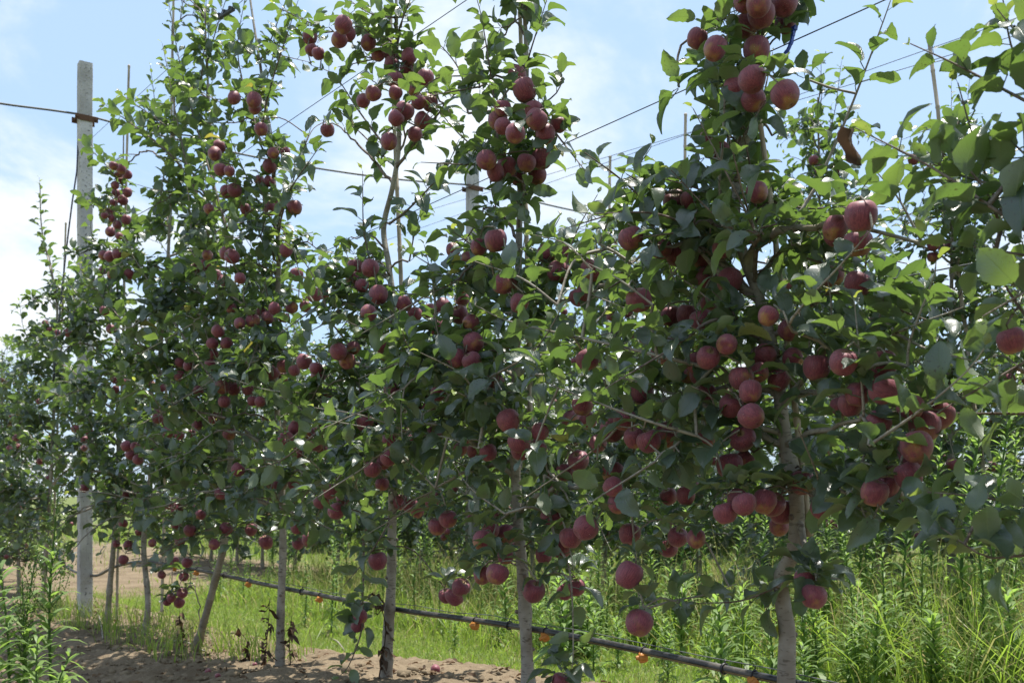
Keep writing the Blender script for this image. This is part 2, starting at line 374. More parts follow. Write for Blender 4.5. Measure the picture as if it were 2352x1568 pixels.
# ---------------------------------------------------------------- apple meshes (unit radius about 1)
def apple_mesh(seed):
    r = random.Random(seed); a = Acc(); S = 18; prof = []
    el = r.uniform(0.94, 1.12); con = r.uniform(0.04, 0.17)
    for q in np.linspace(0, 1, 13):
        th = math.pi * q; rr = math.sin(th) ** 0.86 if 0 < q < 1 else 0.0
        z = math.cos(th) * el
        if q < 0.5: z -= 0.36 * math.exp(-(rr / 0.30) ** 2)
        else: z += 0.26 * math.exp(-(rr / 0.27) ** 2)
        rr *= 1 + con * math.cos(th); prof.append((rr, z))
    prof[0] = (0.0, prof[0][1]); prof[-1] = (0.0, prof[-1][1])
    V = [(0, 0, prof[0][1])]; lob = [r.uniform(-.035, .035) for _ in range(4)]; ph = r.uniform(0, 6)
    for rr, z in prof[1:-1]:
        for j in range(S):
            an = 2 * math.pi * j / S
            k = 1 + lob[0] * math.cos(an + ph) + lob[1] * math.cos(2 * an) + 0.025 * math.cos(5 * an + ph) * (1 if z < 0 else 0.2)
            V.append((rr * k * math.cos(an), rr * k * math.sin(an), z + lob[2] * math.cos(an) * rr * 1.5))
    V.append((0, 0, prof[-1][1])); n = len(prof) - 2; T = []; Q = []
    for j in range(S):
        j2 = (j + 1) % S; T.append((0, 1 + j, 1 + j2)); e = 1 + (n - 1) * S; T.append((len(V) - 1, e + j2, e + j))
        for i in range(n - 1): Q.append((1 + i * S + j, 1 + (i + 1) * S + j, 1 + (i + 1) * S + j2, 1 + i * S + j2))
    a.add(V, [np.array(Q), np.array(T)]); me = a.mesh('apple', M_APPLE)
    c = Acc(); zb = prof[-1][1]                         # the dried flower end
    for j in range(5):
        an = 2 * math.pi * j / 5 + ph; d = np.array([math.cos(an), math.sin(an), 0]); s = np.array([-d[1], d[0], 0])
        c.add([d * 0.03 + s * 0.07 + UP * (zb - .01), d * 0.03 - s * 0.07 + UP * (zb - .01), d * 0.16 + UP * (zb - 0.10), d * 0.22 + s * .02 + UP * (zb - 0.03)], [np.array([(0, 1, 2), (0, 2, 3)])])
    cm = c.mesh('calyx', M_CALYX)
    s = Acc(); b = r.uniform(-.25, .25)
    tube(s, resample([(0, 0, prof[0][1] - .05), (b * .3, 0, prof[0][1] + .3), (b, .05, 1.15)], 0.2), np.linspace(0.035, 0.05, len(resample([(0, 0, prof[0][1] - .05), (b * .3, 0, prof[0][1] + .3), (b, .05, 1.15)], 0.2))), 5)
    return me, s.mesh('stem', M_STEM), cm
APPLES = [apple_mesh(300 + i) for i in range(7)]

# ---------------------------------------------------------------- trees
GAPS = [(760, 480, 75), (780, 420, 70), (690, 330, 30), (1010, 420, 45), (1440, 150, 120), (1380, 260, 80), (1470, 250, 70), (1330, 120, 80), (1560, 300, 45), (1100, 440, 40), (1040, 90, 40), (700, 660, 30),
        (720, 230, 40), (800, 330, 45), (850, 260, 35), (1020, 330, 40), (1900, 90, 70), (1860, 300, 60), (2120, 60, 50), (1880, 200, 45), (960, 270, 25), (1300, 450, 30), (120, 350, 140), (60, 560, 90), (300, 60, 90), (170, 200, 120), (250, 300, 40), (330, 480, 25), (335, 400, 32), (342, 560, 24), (318, 350, 25), (2000, 110, 60), (2060, 210, 40), (2170, 60, 40), (1960, 420, 25)]
CLEAR = [((1806, 1568), (1826, 1150), 42), ((1826, 1150), (1795, 960), 22), ((1212, 1568), (1192, 1190), 32), ((888, 1560), (900, 1240), 30), ((645, 1530), (650, 1235), 24), ((447, 1497), (516, 1240), 22), ((332, 1450), (332, 1250), 18), ((247, 1432), (262, 1250), 16), ((193, 1420), (196, 1130), 20), ((1722, 640), (1800, 535), 22), ((1709, 589), (1745, 690), 22), ((895, 640), (883, 500), 18)]
def seg_d(X, Y, a, b):
    ax, ay = a; bx, by = b; q = np.clip(((X - ax) * (bx - ax) + (Y - ay) * (by - ay)) / ((bx - ax) ** 2 + (by - ay) ** 2), 0, 1); return np.hypot(X - ax - q * (bx - ax), Y - ay - q * (by - ay))
def crown_bottom(X): return np.interp(X, [0, 250, 520, 600, 900, 1050, 1450, 1700, 2000, 2352], [1250, 1340, 1310, 1260, 1260, 1285, 1300, 1250, 1240, 1330])
def in_gap(P, side=None):
    u = (512 + P[0] / max(P[1], .05) * FOC) * 2352 / 1024; v = (HOR - (P[2] - EYE) / max(P[1], .05) * FOC) * 2352 / 1024
    if side is not None: return u < side
    return v > crown_bottom(u) + 25 or any(seg_d(u, v, a, b) < r for a, b, r in CLEAR) or any(math.hypot(u - x, v - y) < r for x, y, r in GAPS)
class Tree:
    def __init__(s, base):
        s.base = np.asarray(base, float); s.leaves = []; s.apples = []; s.limbs = []; s.nodes = np.zeros((0, 3)); s.nr = np.zeros(0); s.nl = np.zeros(0, int); s.trunk = None
        s.spur = []; s.front = False; s.side = None
    def add_nodes(s, pts, r, lid):
        s.nodes = np.vstack([s.nodes, pts]); s.nr = np.concatenate([s.nr, r]); s.nl = np.concatenate([s.nl, np.full(len(pts), lid)])
    def leader(s, pts, r0, r1):
        P = resample(pts, 0.03); q = np.linspace(0, 1, len(P)); rad = r0 + (r1 - r0) * q ** 0.9
        wob = np.random.default_rng(len(P)).normal(0, 1, len(P)); wob = np.convolve(wob, np.ones(5) / 5, 'same')
        rad = rad * (1 + 0.07 * wob); h = P[:, 2] - P[0, 2]
        rad = rad * (1 + 0.40 * np.exp(-(h / 0.04) ** 2) + 0.30 * np.exp(-((h - 0.085) / 0.030) ** 2))
        kr = np.random.default_rng(len(P) + 3)
        for h0 in kr.uniform(.08, 1.1, 7): rad = rad * (1 + kr.uniform(.05, .20) * np.exp(-((h - h0) / .016) ** 2))
        s.trunk = (P, rad); s.add_nodes(P[6:], rad[6:], -1); s.tz = P
    def limb(s, pts, r0, r1, new=True, step=0.03):
        P = resample(pts, step); j = np.random.default_rng(len(s.limbs) * 7 + len(P)).normal(0, 0.0035, P.shape); j[0] = 0; P = P + j
        rad = np.linspace(r0, r1, len(P))
        if new: s.limbs.append([]); lid = len(s.limbs) - 1
        else: lid = new if not isinstance(new, bool) else max(0, len(s.limbs) - 1)
        s.limbs[lid].append((P, rad, 6 if r0 > 0.005 else 4)); s.add_nodes(P[1:], rad[1:], lid); return P
    def nearest(s, t, low=True):
        d = np.linalg.norm(s.nodes - t, axis=1); d = d + (0.4 * np.maximum(0, s.nodes[:, 2] - t[2] - 0.06) if low else 0)
        i = int(np.argmin(d)); return i
    def connect(s, t, rtip=0.0018, arch=0.15):
        i = s.nearest(t); a = s.nodes[i]; d = np.linalg.norm(t - a)
        if d < 0.012: return None
        lid = s.nl[i]; rad0 = min(s.nr[i] * 0.75, rtip + 0.0065 * d)
        m = (a + t) / 2 + UP * arch * d * 0.6 + rng.normal(0, 0.06, 3) * d
        if lid < 0:
            return s.limb([a, m, t], max(rad0, rtip * 1.3), rtip)
        P = resample([a, m, t], 0.03); r = np.linspace(max(rad0, rtip * 1.2), rtip, len(P))
        s.limbs[lid].append((P, r, 4)); s.add_nodes(P[1:], r[1:], lid); return P
    def leaf(s, pos, d, n, size, age=0.0, hand=False, yel=0.0):
        s.leaves.append((pos, d, n, size, age, hand, yel))
    def shoot(s, pts, size=0.078, start=0.08, hand=False, lift=0.2, r0=0.0042, gap=0.033, base_connect=True):
        P0 = np.asarray(pts[0], float)
        if not hand and s.front and any(in_gap(q, s.side) for q in pts[1:]): return None
        i = s.nearest(P0, False)
        if base_connect and np.linalg.norm(s.nodes[i] - P0) > 0.02: s.connect(P0, 0.0040)
        i = s.nearest(P0, False); lid = s.nl[i]
        P = resample(pts, 0.025)
        L = 0.025 * (len(P) - 1); r = np.linspace(min(r0, 0.0022 + 0.005 * L), 0.0011, len(P))
        if lid < 0: s.limbs.append([]); lid = len(s.limbs) - 1
        s.limbs[lid].append((P, r, 5)); s.add_nodes(P[1:], r[1:], lid)
        n = max(3, int(L * (1 - start) / gap)); ph = random.uniform(0, 6.28)
        for k in range(n + 1):
            q = start + (1 - start) * (k / n); i = min(len(P) - 1, int(q * (len(P) - 1))); T = nrm(P[min(i + 1, len(P) - 1)] - P[max(i - 1, 0)])
            ref = UP if abs(T[2]) < 0.9 else np.array([1.0, 0, 0]); a = nrm(np.cross(T, ref)); b = np.cross(T, a); an = ph + 2.4 * k
            Rv = a * math.cos(an) + b * math.sin(an); tip = smooth(0.80, 1.0, q)
            d = nrm(T * (0.45 + 0.7 * tip) + Rv * 0.85 + UP * lift + rng.normal(0, 0.18, 3))
            nn = nrm(T * 0.55 + UP * 0.75 + rng.normal(0, 0.32, 3))
            sz = size * (0.80 + 0.25 * math.sin(math.pi * min(1, q * 1.1))) * (1 - 0.55 * tip) * random.uniform(0.8, 1.18)
            s.leaf(P[i], d, nn, sz, 0.9 * smooth(0.90, 1.0, q) * random.random() + (0.3 * tip if random.random() < .5 else 0), hand)
        return P
    def rosette(s, c, axis, k, size=0.068, hand=False, spread=0.9):
        axis = nrm(axis); ref = UP if abs(axis[2]) < 0.85 else np.array([1.0, 0, 0]); a = nrm(np.cross(axis, ref)); b = np.cross(axis, a); ph = random.uniform(0, 6.28)
        for j in range(k):
            an = ph + 2.4 * j; Rv = a * math.cos(an) + b * math.sin(an)
            d = nrm(axis * random.uniform(0.15, 0.8) + Rv * spread + UP * random.uniform(-0.25, 0.3) + rng.normal(0, 0.12, 3))
            nn = nrm(axis * 0.4 + UP * 0.9 + rng.normal(0, 0.35, 3))
            s.leaf(np.asarray(c) + d * 0.004, d, nn, size * random.uniform(0.6, 1.25), 0.0, hand, 1.0 if random.random() < 0.006 and not hand else 0.0)
    def fill(s, zlo, zfull, ztop, n, rmax, dens=1.0, size=0.080, along=1.0, droop=0.0):
        """the ordinary limbs, fruiting spurs and this year's shoots of a slender spindle"""
        P = s.trunk[0]; ga = random.uniform(0, 6.28)
        for k in range(n):
            q = (k + random.random()) / n; z = zlo + (ztop - zlo) * q ** 0.95
            i = int(np.argmin(np.abs(P[:, 2] - z))); a = P[i]; an = ga + 2.4 * k
            rel = (z - zlo) / (zfull - zlo)
            if s.front and math.cos(an) > 0.25 and random.random() < 0.62: continue
            L = rmax * (1.0 - 0.35 * rel) if rel < 1 else rmax * max(0.22, 0.5 - 0.35 * (rel - 1))
            L *= random.uniform(0.65, 1.1); dh = PERP * math.cos(an) + DIRV * math.sin(an) * along
            up = random.uniform(-0.05, 0.40) + 0.25 * max(0, rel - 0.6) + droop * random.uniform(.3, 1)
            m = a + dh * L * 0.55 + UP * L * (up + 0.10); e = a + dh * L + UP * L * (up - random.uniform(0.0, 0.25))
            if s.front and (in_gap(e, s.side) or in_gap(m, s.side)): continue
            B = s.limb([a, m, e], min(0.011, 0.004 + 0.011 * L), 0.0026)
            nb = len(B); st = 1 if dens > 1.3 else 2
            for bi in range(3, nb, st):                         # spurs
                if random.random() < 0.80:
                    ax = nrm(rng.normal(0, 1, 3) + UP * 0.5); c = B[bi] + ax * random.uniform(0.01, 0.05)
                    s.connect(c, 0.0022); s.rosette(c, ax, random.randint(4, 8), size * 0.95)
            ns = int(round(L * random.uniform(3.8, 6.4) * dens)); ns = max(1, ns)
            for _ in range(ns):                                 # shoots
                bi = random.randint(nb // 4, nb - 1); T = nrm(B[min(bi + 1, nb - 1)] - B[bi - 1])
                d = nrm(T * random.uniform(0.3, 1.0) + UP * (random.uniform(0.1, 1.2) + droop * 1.8) + rng.normal(0, 0.35, 3)); l = random.uniform(0.12, 0.38)
                s.shoot([B[bi], B[bi] + d * l * 0.5 + rng.normal(0, .012, 3), B[bi] + d * l + UP * random.uniform(-.05, .03)], size, 0.1)
            s.shoot([B[-1], B[-1] + nrm(B[-1] - B[-4]) * random.uniform(.10, .25) + UP * 0.03], size, 0.0)

def leaf_frames(L):
    n = len(L); pos = np.array([l[0] for l in L]); d = np.array([l[1] for l in L]); nn = np.array([l[2] for l in L]); sz = np.array([l[3] for l in L])
    d /= np.linalg.norm(d, axis=1)[:, None]; x = np.cross(d, nn); x /= np.maximum(np.linalg.norm(x, axis=1), 1e-6)[:, None]; z = np.cross(x, d)
    return pos, np.stack([x, d, z], 2) * sz[:, None, None]   # columns
def stuff_leaves(pos, M, tones, templates, name='leaves'):
    a = Acc(); n = len(pos); var = rng.integers(0, len(templates), n)
    for v in range(len(templates)):
        ix = np.nonzero(var == v)[0]
        if not len(ix): continue
        V, F, UV = templates[v]; k = len(V)
        W = np.einsum('nij,kj->nki', M[ix], V) + pos[ix][:, None, :]
        off = (np.arange(len(ix)) * k)[:, None, None]
        a.add(W.reshape(-1, 3), [(f[None] + off).reshape(-1, f.shape[1]) for f in F], np.tile(UV, (len(ix), 1)), np.repeat(tones[ix], k, 0))
    return a.mesh(name, M_LEAF)
def project(P):
    y = np.maximum(P[:, 1], 0.05); return 512 + P[:, 0] / y * FOC, HOR - (P[:, 2] - EYE) / y * FOC, P[:, 1]

def finish_tree(s, name, pick, templates, stems=True):
    """pick: boolean per leaf -> own object; the rest is one joined part"""
    root = empty(name, tuple(s.base)); b = s.base
    a = Acc(); P, rad = s.trunk; tube(a, P, rad, 10); child('trunk', a.mesh('trunk', M_BARK), root, b)
    if s.front:                                                 # stubs and scars left by pruning
        for h0 in (.22, .38, .50, .68, .9):
            i = int(np.argmin(np.abs(P[:, 2] - P[0, 2] - h0 * random.uniform(.85, 1.15)))); an = random.uniform(0, 6.28); d = nrm(-PERP * math.cos(an) * 1.2 + DIRV * math.sin(an) + UP * .35); c = P[i] + d * rad[i] * .6
            a = Acc(); tube(a, [c, c + d * rad[i] * .55, c + d * rad[i] * .75], np.array([.0085, .0068, .0050]), 7); child('pruning_stub', a.mesh('pruning_stub', M_TWIG), root, b)
    for lb in s.limbs:
        if not lb: continue
        a = Acc()
        for P, r, sd in lb: tube(a, P, r, sd, cap=False)
        child('branch', a.mesh('branch', M_TWIG if lb[0][1][0] < 0.0075 else M_BARK), root, b)
    pos, M = leaf_frames(s.leaves); n = len(pos)
    tones = np.stack([rng.random(n), np.array([l[4] for l in s.leaves]), np.array([l[6] for l in s.leaves])], 1)
    rest = ~pick
    if rest.any():
        o = child('leaves', stuff_leaves(pos[rest], M[rest], tones[rest], templates), root, b); o['kind'] = 'stuff'
    for i in np.nonzero(pick)[0]:
        tn = (round(tones[i][0] * 4) / 4, round(tones[i][1] * 3) / 3, float(tones[i][2] > .5)); me = leaf_mesh(int(rng.integers(0, 10)), tn)
        o = bpy.data.objects.new('leaf', me); COL.objects.link(o); o.parent = root
        m = np.eye(4); m[:3, :3] = M[i]; m[:3, 3] = pos[i] - b; o.matrix_local = Matrix(m.tolist())
    for c, ax, r in s.apples:
        me, st, cx = APPLES[random.randrange(len(APPLES))]; o = bpy.data.objects.new('apple', me); COL.objects.link(o); o.parent = root
        q = Vector(ax).to_track_quat('Z', 'Y'); mm = Matrix.Translation(Vector(c - b)) @ q.to_matrix().to_4x4() @ Matrix.Rotation(random.uniform(0, 6.28), 4, 'Z') @ Matrix.Diagonal((r, r, r, 1)); o.matrix_local = mm
        if stems:
            k = bpy.data.objects.new('stem', st); COL.objects.link(k); k.parent = o
            k = bpy.data.objects.new('calyx', cx); COL.objects.link(k); k.parent = o
    return root

# the front row: trunk lines measured in the photograph (2352 x 1568 frame), taken to the row's plane
FRONT = [   # name key, leader points (x, y), r0, crown low y, full y, top y, filler limbs, reach, label
    ('T0', [(3000, 1900), (2995, 1500), (3005, 1000), (2990, 500), (3000, 0), (3010, -500), (3000, -1100)], 0.026, 1150, 100, -900, 15, 0.62,
     'apple tree outside the right edge, reaching in with large leaves and drooping twigs'),
    ('T1', [(1806, 1690), (1806, 1560), (1808, 1450), (1797, 1380), (1795, 1315), (1822, 1270), (1830, 1150), (1802, 1000), (1790, 900), (1775, 800), (1740, 672), (1709, 589), (1690, 500), (1696, 367), (1723, 300), (1743, 233), (1749, 0), (1752, -250), (1750, -500)], 0.0245, 1170, 520, -300, 17, 0.50,
     'large front apple tree with kinked grey trunk, right of centre'),
    ('T2', [(1222, 1625), (1213, 1560), (1203, 1350), (1190, 1200), (1182, 1000), (1185, 850), (1190, 650), (1196, 400), (1209, 167), (1204, 0), (1200, -250)], 0.0235, 1120, 560, -100, 16, 0.52,
     'apple tree with pale straight trunk just right of the picture centre'),
    ('T3', [(886, 1568), (890, 1480), (898, 1350), (900, 1250), (903, 1050), (905, 900), (902, 700), (893, 610), (881, 523), (901, 433), (916, 333), (913, 187), (910, 0), (905, -150)], 0.0235, 1150, 690, 60, 14, 0.52,
     'apple tree with straight grey trunk and open top between pipe and sky'),
    ('T4', [(643, 1530), (645, 1400), (650, 1220), (640, 1000), (632, 800), (640, 600), (628, 400), (605, 200), (575, 0), (570, -80)], 0.0215, 1185, 600, 60, 16, 0.55,
     'apple tree with slim upright trunk beside withered brown weeds'),
    ('T5', [(447, 1497), (465, 1440), (495, 1330), (516, 1235), (530, 1050), (515, 800), (495, 600), (490, 400), (478, 200), (470, 20)], 0.0245, 1185, 560, 40, 17, 0.56,
     'apple tree with thick trunk leaning to the right'),
    ('T6', [(332, 1452), (340, 1380), (330, 1250), (345, 1100), (365, 850), (385, 600), (400, 300), (395, 60)], 0.021, 1185, 520, 100, 15, 0.56,
     'apple tree with thin pale wavy trunk left of the leaning one'),
    ('T7', [(247, 1432), (252, 1350), (262, 1240), (272, 1050), (268, 800), (272, 600), (282, 400), (284, 300)], 0.022, 1185, 700, 420, 13, 0.56,
     'apple tree right of concrete post with a column of apples on top'),
    ('T8', [(97, 1400), (104, 1300), (112, 1180), (122, 1000), (125, 800), (130, 690), (97, 533), (92, 430)], 0.022, 1175, 760, 640, 13, 0.56,
     'apple tree left of concrete post with one bare upright shoot'),
]
trees = []
for key, pts, r0, ylo, yfull, ytop, nf, reach, label in FRONT:
    W = [PX(x, y) for x, y in pts]; p, t = to_pt(W[0][0], W[0][1]); gz = float(ground_z(p, t)) - 0.02
    W[0][2] = gz
    T = Tree(W[0].copy()); T.front = True; T.leader(W, r0 * 0.97, 0.0045); T.key = key; T.label = label; T.t = t; T.x = pts[1][0]
    T.zlo = PX(pts[1][0], ylo)[2]; T.zfull = PX(pts[1][0], yfull)[2]; T.ztop = PX(pts[1][0], ytop)[2]; T.nf = nf; T.reach = reach; T.ls = {'T0': .078, 'T1': .070, 'T2': .071, 'T3': .073, 'T4': .075}.get(key, .080)
    trees.append(T)
byk = {T.key: T for T in trees}
HL = [  # hand limbs: tree, points, off at tip, r0, r1
    ('T1', [(1722, 630), (1735, 570), (1765, 545), (1830, 525), (1890, 519), (1925, 520)], -0.12, .014, .006),
    ('T1', [(1804, 912), (1874, 899), (1921, 906), (1974, 949), (2010, 985)], -0.10, .011, .004),
    ('T1', [(1808, 1015), (1860, 998), (1907, 979), (1971, 966)], -0.16, .010, .004),
    ('T1', [(1744, 60), (1679, 37), (1626, 63), (1563, 100)], -0.10, .006, .003),
    ('T1', [(1790, 900), (1700, 880), (1610, 905), (1560, 925)], -0.12, .010, .005),
    ('T1', [(1826, 1200), (1850, 1255), (1862, 1282)], -0.06, .010, .006),
    ('T1', [(1740, 672), (1680, 640), (1590, 560)], -0.10, .009, .004),
    ('T2', [(1183, 905), (1115, 893), (1070, 886), (1048, 893), (1022, 925), (1011, 946)], -0.08, .011, .005),
    ('T2', [(1190, 700), (1290, 690), (1390, 655), (1490, 570)], 0.0, .009, .004),
    ('T2', [(1188, 1170), (1250, 1130), (1350, 1110), (1440, 1070)], -0.1, .010, .004),
    ('T2', [(1202, 330), (1150, 400), (1120, 420)], -0.05, .006, .003),
    ('T3', [(905, 920), (875, 856), (818, 832), (760, 815)], -0.05, .010, .005),
    ('T3', [(895, 640), (788, 619), (755, 611), (705, 636), (630, 637)], -0.06, .009, .004),
    ('T3', [(918, 380), (1001, 267), (1055, 207)], 0.0, .007, .002),
    ('T3', [(898, 413), (841, 350), (775, 287), (740, 285)], -0.1, .007, .002),
    ('T3', [(901, 390), (818, 293), (768, 240)], -0.1, .005, .002),
    ('T3', [(910, 110), (860, 75), (841, 70), (755, 73), (731, 80)], -0.12, .006, .003),
    ('T3', [(912, 130), (965, 177), (1015, 233), (1071, 307)], -0.02, .006, .002),
    ('T3', [(902, 960), (855, 922), (800, 915)], -0.05, .009, .005),
    ('T4', [(642, 1060), (560, 1050), (470, 1062)], -0.1, .009, .004),
    ('T4', [(632, 800), (590, 795), (560, 800), (530, 815)], -0.05, .009, .005),
    ('T5', [(528, 1130), (447, 1142), (333, 1137), (233, 1108), (130, 1052), (47, 979)], -0.35, .008, .0016),
    ('T5', [(515, 800), (440, 700), (390, 640)], -0.1, .007, .003),
]
for k, pts, off, r0, r1 in HL:
    n = len(pts); P = [PX(x, y, off * i / (n - 1)) for i, (x, y) in enumerate(pts)]; T = byk[k]
    P[0] = T.nodes[T.nearest(P[0], False)]; B = T.limb(P, r0, r1)
    for bi in range(4, len(B), 3):
        if random.random() < 0.7:
            ax = nrm(rng.normal(0, 1, 3) + UP * 0.6); c = B[bi] + ax * random.uniform(0.01, 0.04); T.connect(c, 0.0022); T.rosette(c, ax, random.randint(3, 6))
HS = [  # this year's shoots as they stand in the photograph: points, off at base, off at tip, leaf size factor
    ([(520, 523), (423, 187), (383, -20)], -.1, -.2), ([(483, 467), (430, 380), (373, 333), (345, 150)], -.1, -.25), ([(430, 400), (367, 333), (227, 230)], -.15, -.4),
    ([(400, 310), (383, 290), (273, 213)], -.1, -.3), ([(470, 330), (477, 167), (480, -10)], .05, .05), ([(600, 330), (547, 133), (563, -10)], -.1, -.15),
    ([(460, 200), (470, 100), (474, -20)], 0, -.1), ([(480, 500), (430, 383), (373, 100)], -.15, -.3), ([(268, 410), (247, 383), (187, 320)], -.1, -.25),
    ([(266, 500), (233, 480), (180, 447)], -.1, -.25), ([(600, 300), (621, 200), (685, 0)], -.1, -.15), ([(640, 500), (668, 433), (741, 327)], -.1, -.2),
    ([(640, 540), (651, 483), (715, 290)], -.05, -.15), ([(905, 40), (850, 30), (788, -10)], -.05, -.1), ([(730, 60), (701, 47), (631, 13)], -.12, -.2),
    ([(880, 330), (821, 250), (768, 173), (715, 150)], -.05, -.2), ([(895, 513), (941, 477), (1018, 393), (1055, 320)], 0, -.1), ([(850, 600), (835, 523), (833, 393)], -.15, -.25),
    ([(940, 600), (955, 523), (985, 427)], .05, .1), ([(1150, 440), (1148, 400), (1135, 233), (1108, 50), (1090, -20)], -.1, -.2), ([(1209, 150), (1223, 103), (1259, -10)], -.05, -.1),
    ([(1215, 260), (1283, 207), (1288, 140)], .05, .1), ([(1230, 260), (1256, 280), (1303, 340), (1349, 398)], -.05, -.15), ([(1075, 260), (1055, 160), (988, 77)], -.05, -.1),
    ([(1376, 560), (1423, 450), (1496, 337)], -.1, -.1), ([(1640, 450), (1586, 427), (1496, 403)], -.1, -.2), ([(1660, 520), (1653, 410), (1660, 330), (1672, 50), (1676, 10)], -.15, -.22),
    ([(1880, 420), (1957, 240), (2037, 26), (2050, -20)], 0, .05), ([(1636, 847), (1400, 790), (1176, 739), (1090, 700)], -.2, -.45), ([(1071, 799), (950, 780), (870, 765), (795, 736), (770, 700)], -.2, -.4),
    ([(878, 1023), (760, 985), (648, 912), (590, 905)], -.2, -.4), ([(497, 883), (400, 740), (300, 579), (290, 560)], -.25, -.4), ([(387, 873), (300, 760), (213, 652), (190, 600)], -.15, -.3),
    ([(520, 960), (400, 929), (293, 872), (240, 850)], -.25, -.45), ([(260, 910), (233, 911), (140, 907), (77, 889)], -.05, -.2), ([(280, 756), (233, 722), (190, 689), (147, 636)], -.1, -.25),
    ([(240, 860), (213, 846), (167, 739), (150, 700)], -.05, -.15), ([(190, 870), (140, 836), (60, 800), (0, 776)], 0, -.1), ([(1820, 760), (1821, 729), (1951, 586), (2004, 523)], -.2, -.3),
    ([(1984, 960), (1984, 942), (1975, 820), (1964, 709), (1962, 690)], -.2, -.25), ([(1997, 1022), (2114, 942), (2217, 856), (2260, 800)], -.3, -.3), ([(2085, 840), (2091, 779), (2144, 639), (2150, 600)], -.15, -.2),
    ([(2420, 780), (2352, 832), (2184, 929), (2150, 950)], 0, -.2), ([(2430, 950), (2352, 949), (2200, 949), (2050, 945)], .05, .05), ([(2450, 620), (2352, 672), (2257, 726)], -.3, -.4),
    ([(2600, 600), (2352, 520), (2150, 390), (1964, 293)], -.25, -.35), ([(2500, 300), (2352, 230), (2200, 150), (2091, 100)], -.15, -.25), ([(2500, 400), (2340, 150), (2300, -20)], -.1, -.15), ([(2560, 560), (2352, 450), (2200, 400), (2080, 350)], -.2, -.25), ([(2400, 560), (2300, 480), (2240, 330), (2200, 190)], -.1, -.2), ([(2560, 700), (2400, 600), (2250, 570), (2130, 540)], -.15, -.25), ([(2380, 760), (2300, 640), (2280, 560)], -.2, -.3),
    ([(2500, 200), (2352, 90), (2290, 20)], -.12, -.2), ([(2300, 520), (2252, 420), (2140, 300)], -.2, -.3), ([(2440, 420), (2360, 360), (2290, 290)], -.2, -.25), ([(2120, 560), (2060, 450), (2000, 380)], -.05, -.1),
    ([(1980, 1060), (2047, 1088), (2114, 1135), (2181, 1205), (2200, 1250)], -.15, -.3), ([(2500, 1290), (2352, 1275), (2264, 1278), (2160, 1210)], -.25, -.35), ([(2480, 1180), (2352, 1160), (2250, 1140), (2130, 1130)], -.2, -.3),
    ([(1250, 1090), (1256, 1132), (1276, 1245), (1309, 1312), (1316, 1512), (1300, 1560)], -.12, -.12), ([(1270, 1140), (1300, 1220), (1318, 1310)], -.1, -.12),
    ([(1440, 1080), (1459, 1262), (1466, 1362), (1476, 1440)], -.1, -.12), ([(1476, 1400), (1550, 1378), (1609, 1368), (1693, 1340)], -.1, -.05), ([(835, 1240), (835, 1312), (833, 1365), (831, 1445), (801, 1528), (770, 1560)], -.15, -.18),
    ([(895, 1190), (885, 1215), (845, 1278), (788, 1348)], -.15, -.3), ([(1140, 1200), (1128, 1245), (1105, 1305), (1078, 1362)], -.12, -.2), ([(748, 1058), (700, 1140), (671, 1192)], -.2, -.3),
    ([(588, 1142), (680, 1180), (801, 1232)], -.2, -.25), ([(588, 783), (688, 813), (748, 816)], -.1, -.05), ([(900, 1010), (1000, 1000), (1100, 1030)], -.25, -.3), ([(1600, 1000), (1500, 970), (1390, 931), (1270, 885), (1230, 860)], -.25, -.45),
    ([(130, 690), (115, 600), (97, 533), (90, 407)], 0, -.02), ([(560, 700), (480, 640), (430, 560)], -.2, -.3), ([(330, 1000), (260, 960), (190, 900)], -.1, -.3), ([(760, 740), (700, 660), (668, 549)], -.2, -.3),
    ([(1360, 620), (1300, 560), (1230, 540)], -.3, -.4), ([(1500, 700), (1420, 640), (1340, 600)], -.3, -.4), ([(1280, 700), (1200, 640), (1090, 600)], -.3, -.4), ([(1120, 870), (1230, 800), (1300, 690)], -.3, -.35),
    ([(420, 1060), (350, 1010), (300, 980)], -.3, -.4), ([(720, 1000), (640, 1060), (560, 1080)], -.35, -.45), ([(1000, 1120), (930, 1050), (870, 990)], -.3, -.4), ([(1160, 1180), (1080, 1120), (1040, 1060)], -.3, -.4),
    ([(1900, 1340), (1830, 1310), (1930, 1330)], -.05, -.1), ([(1780, 1350), (1700, 1380), (1600, 1385)], -.05, -.1), ([(1800, 1330), (1760, 1400), (1785, 1430)], .0, .0), ([(2090, 1180), (2050, 1140), (2000, 1130)], -.1, -.12),
]
def tree_for(P):
    p, t = to_pt(P[0], P[1]); return min(trees, key=lambda T: abs(T.t - t))
for pts, o0, o1 in HS:
    n = len(pts); P = [PX(x, y, o0 + (o1 - o0) * i / (n - 1)) for i, (x, y) in enumerate(pts)]
    T = tree_for(P[0]); L = sum(np.linalg.norm(P[i + 1] - P[i]) for i in range(n - 1))
    T.shoot(P, T.ls * 1.05, 0.04, True, 0.25, 0.0045 + 0.002 * L, 0.030)
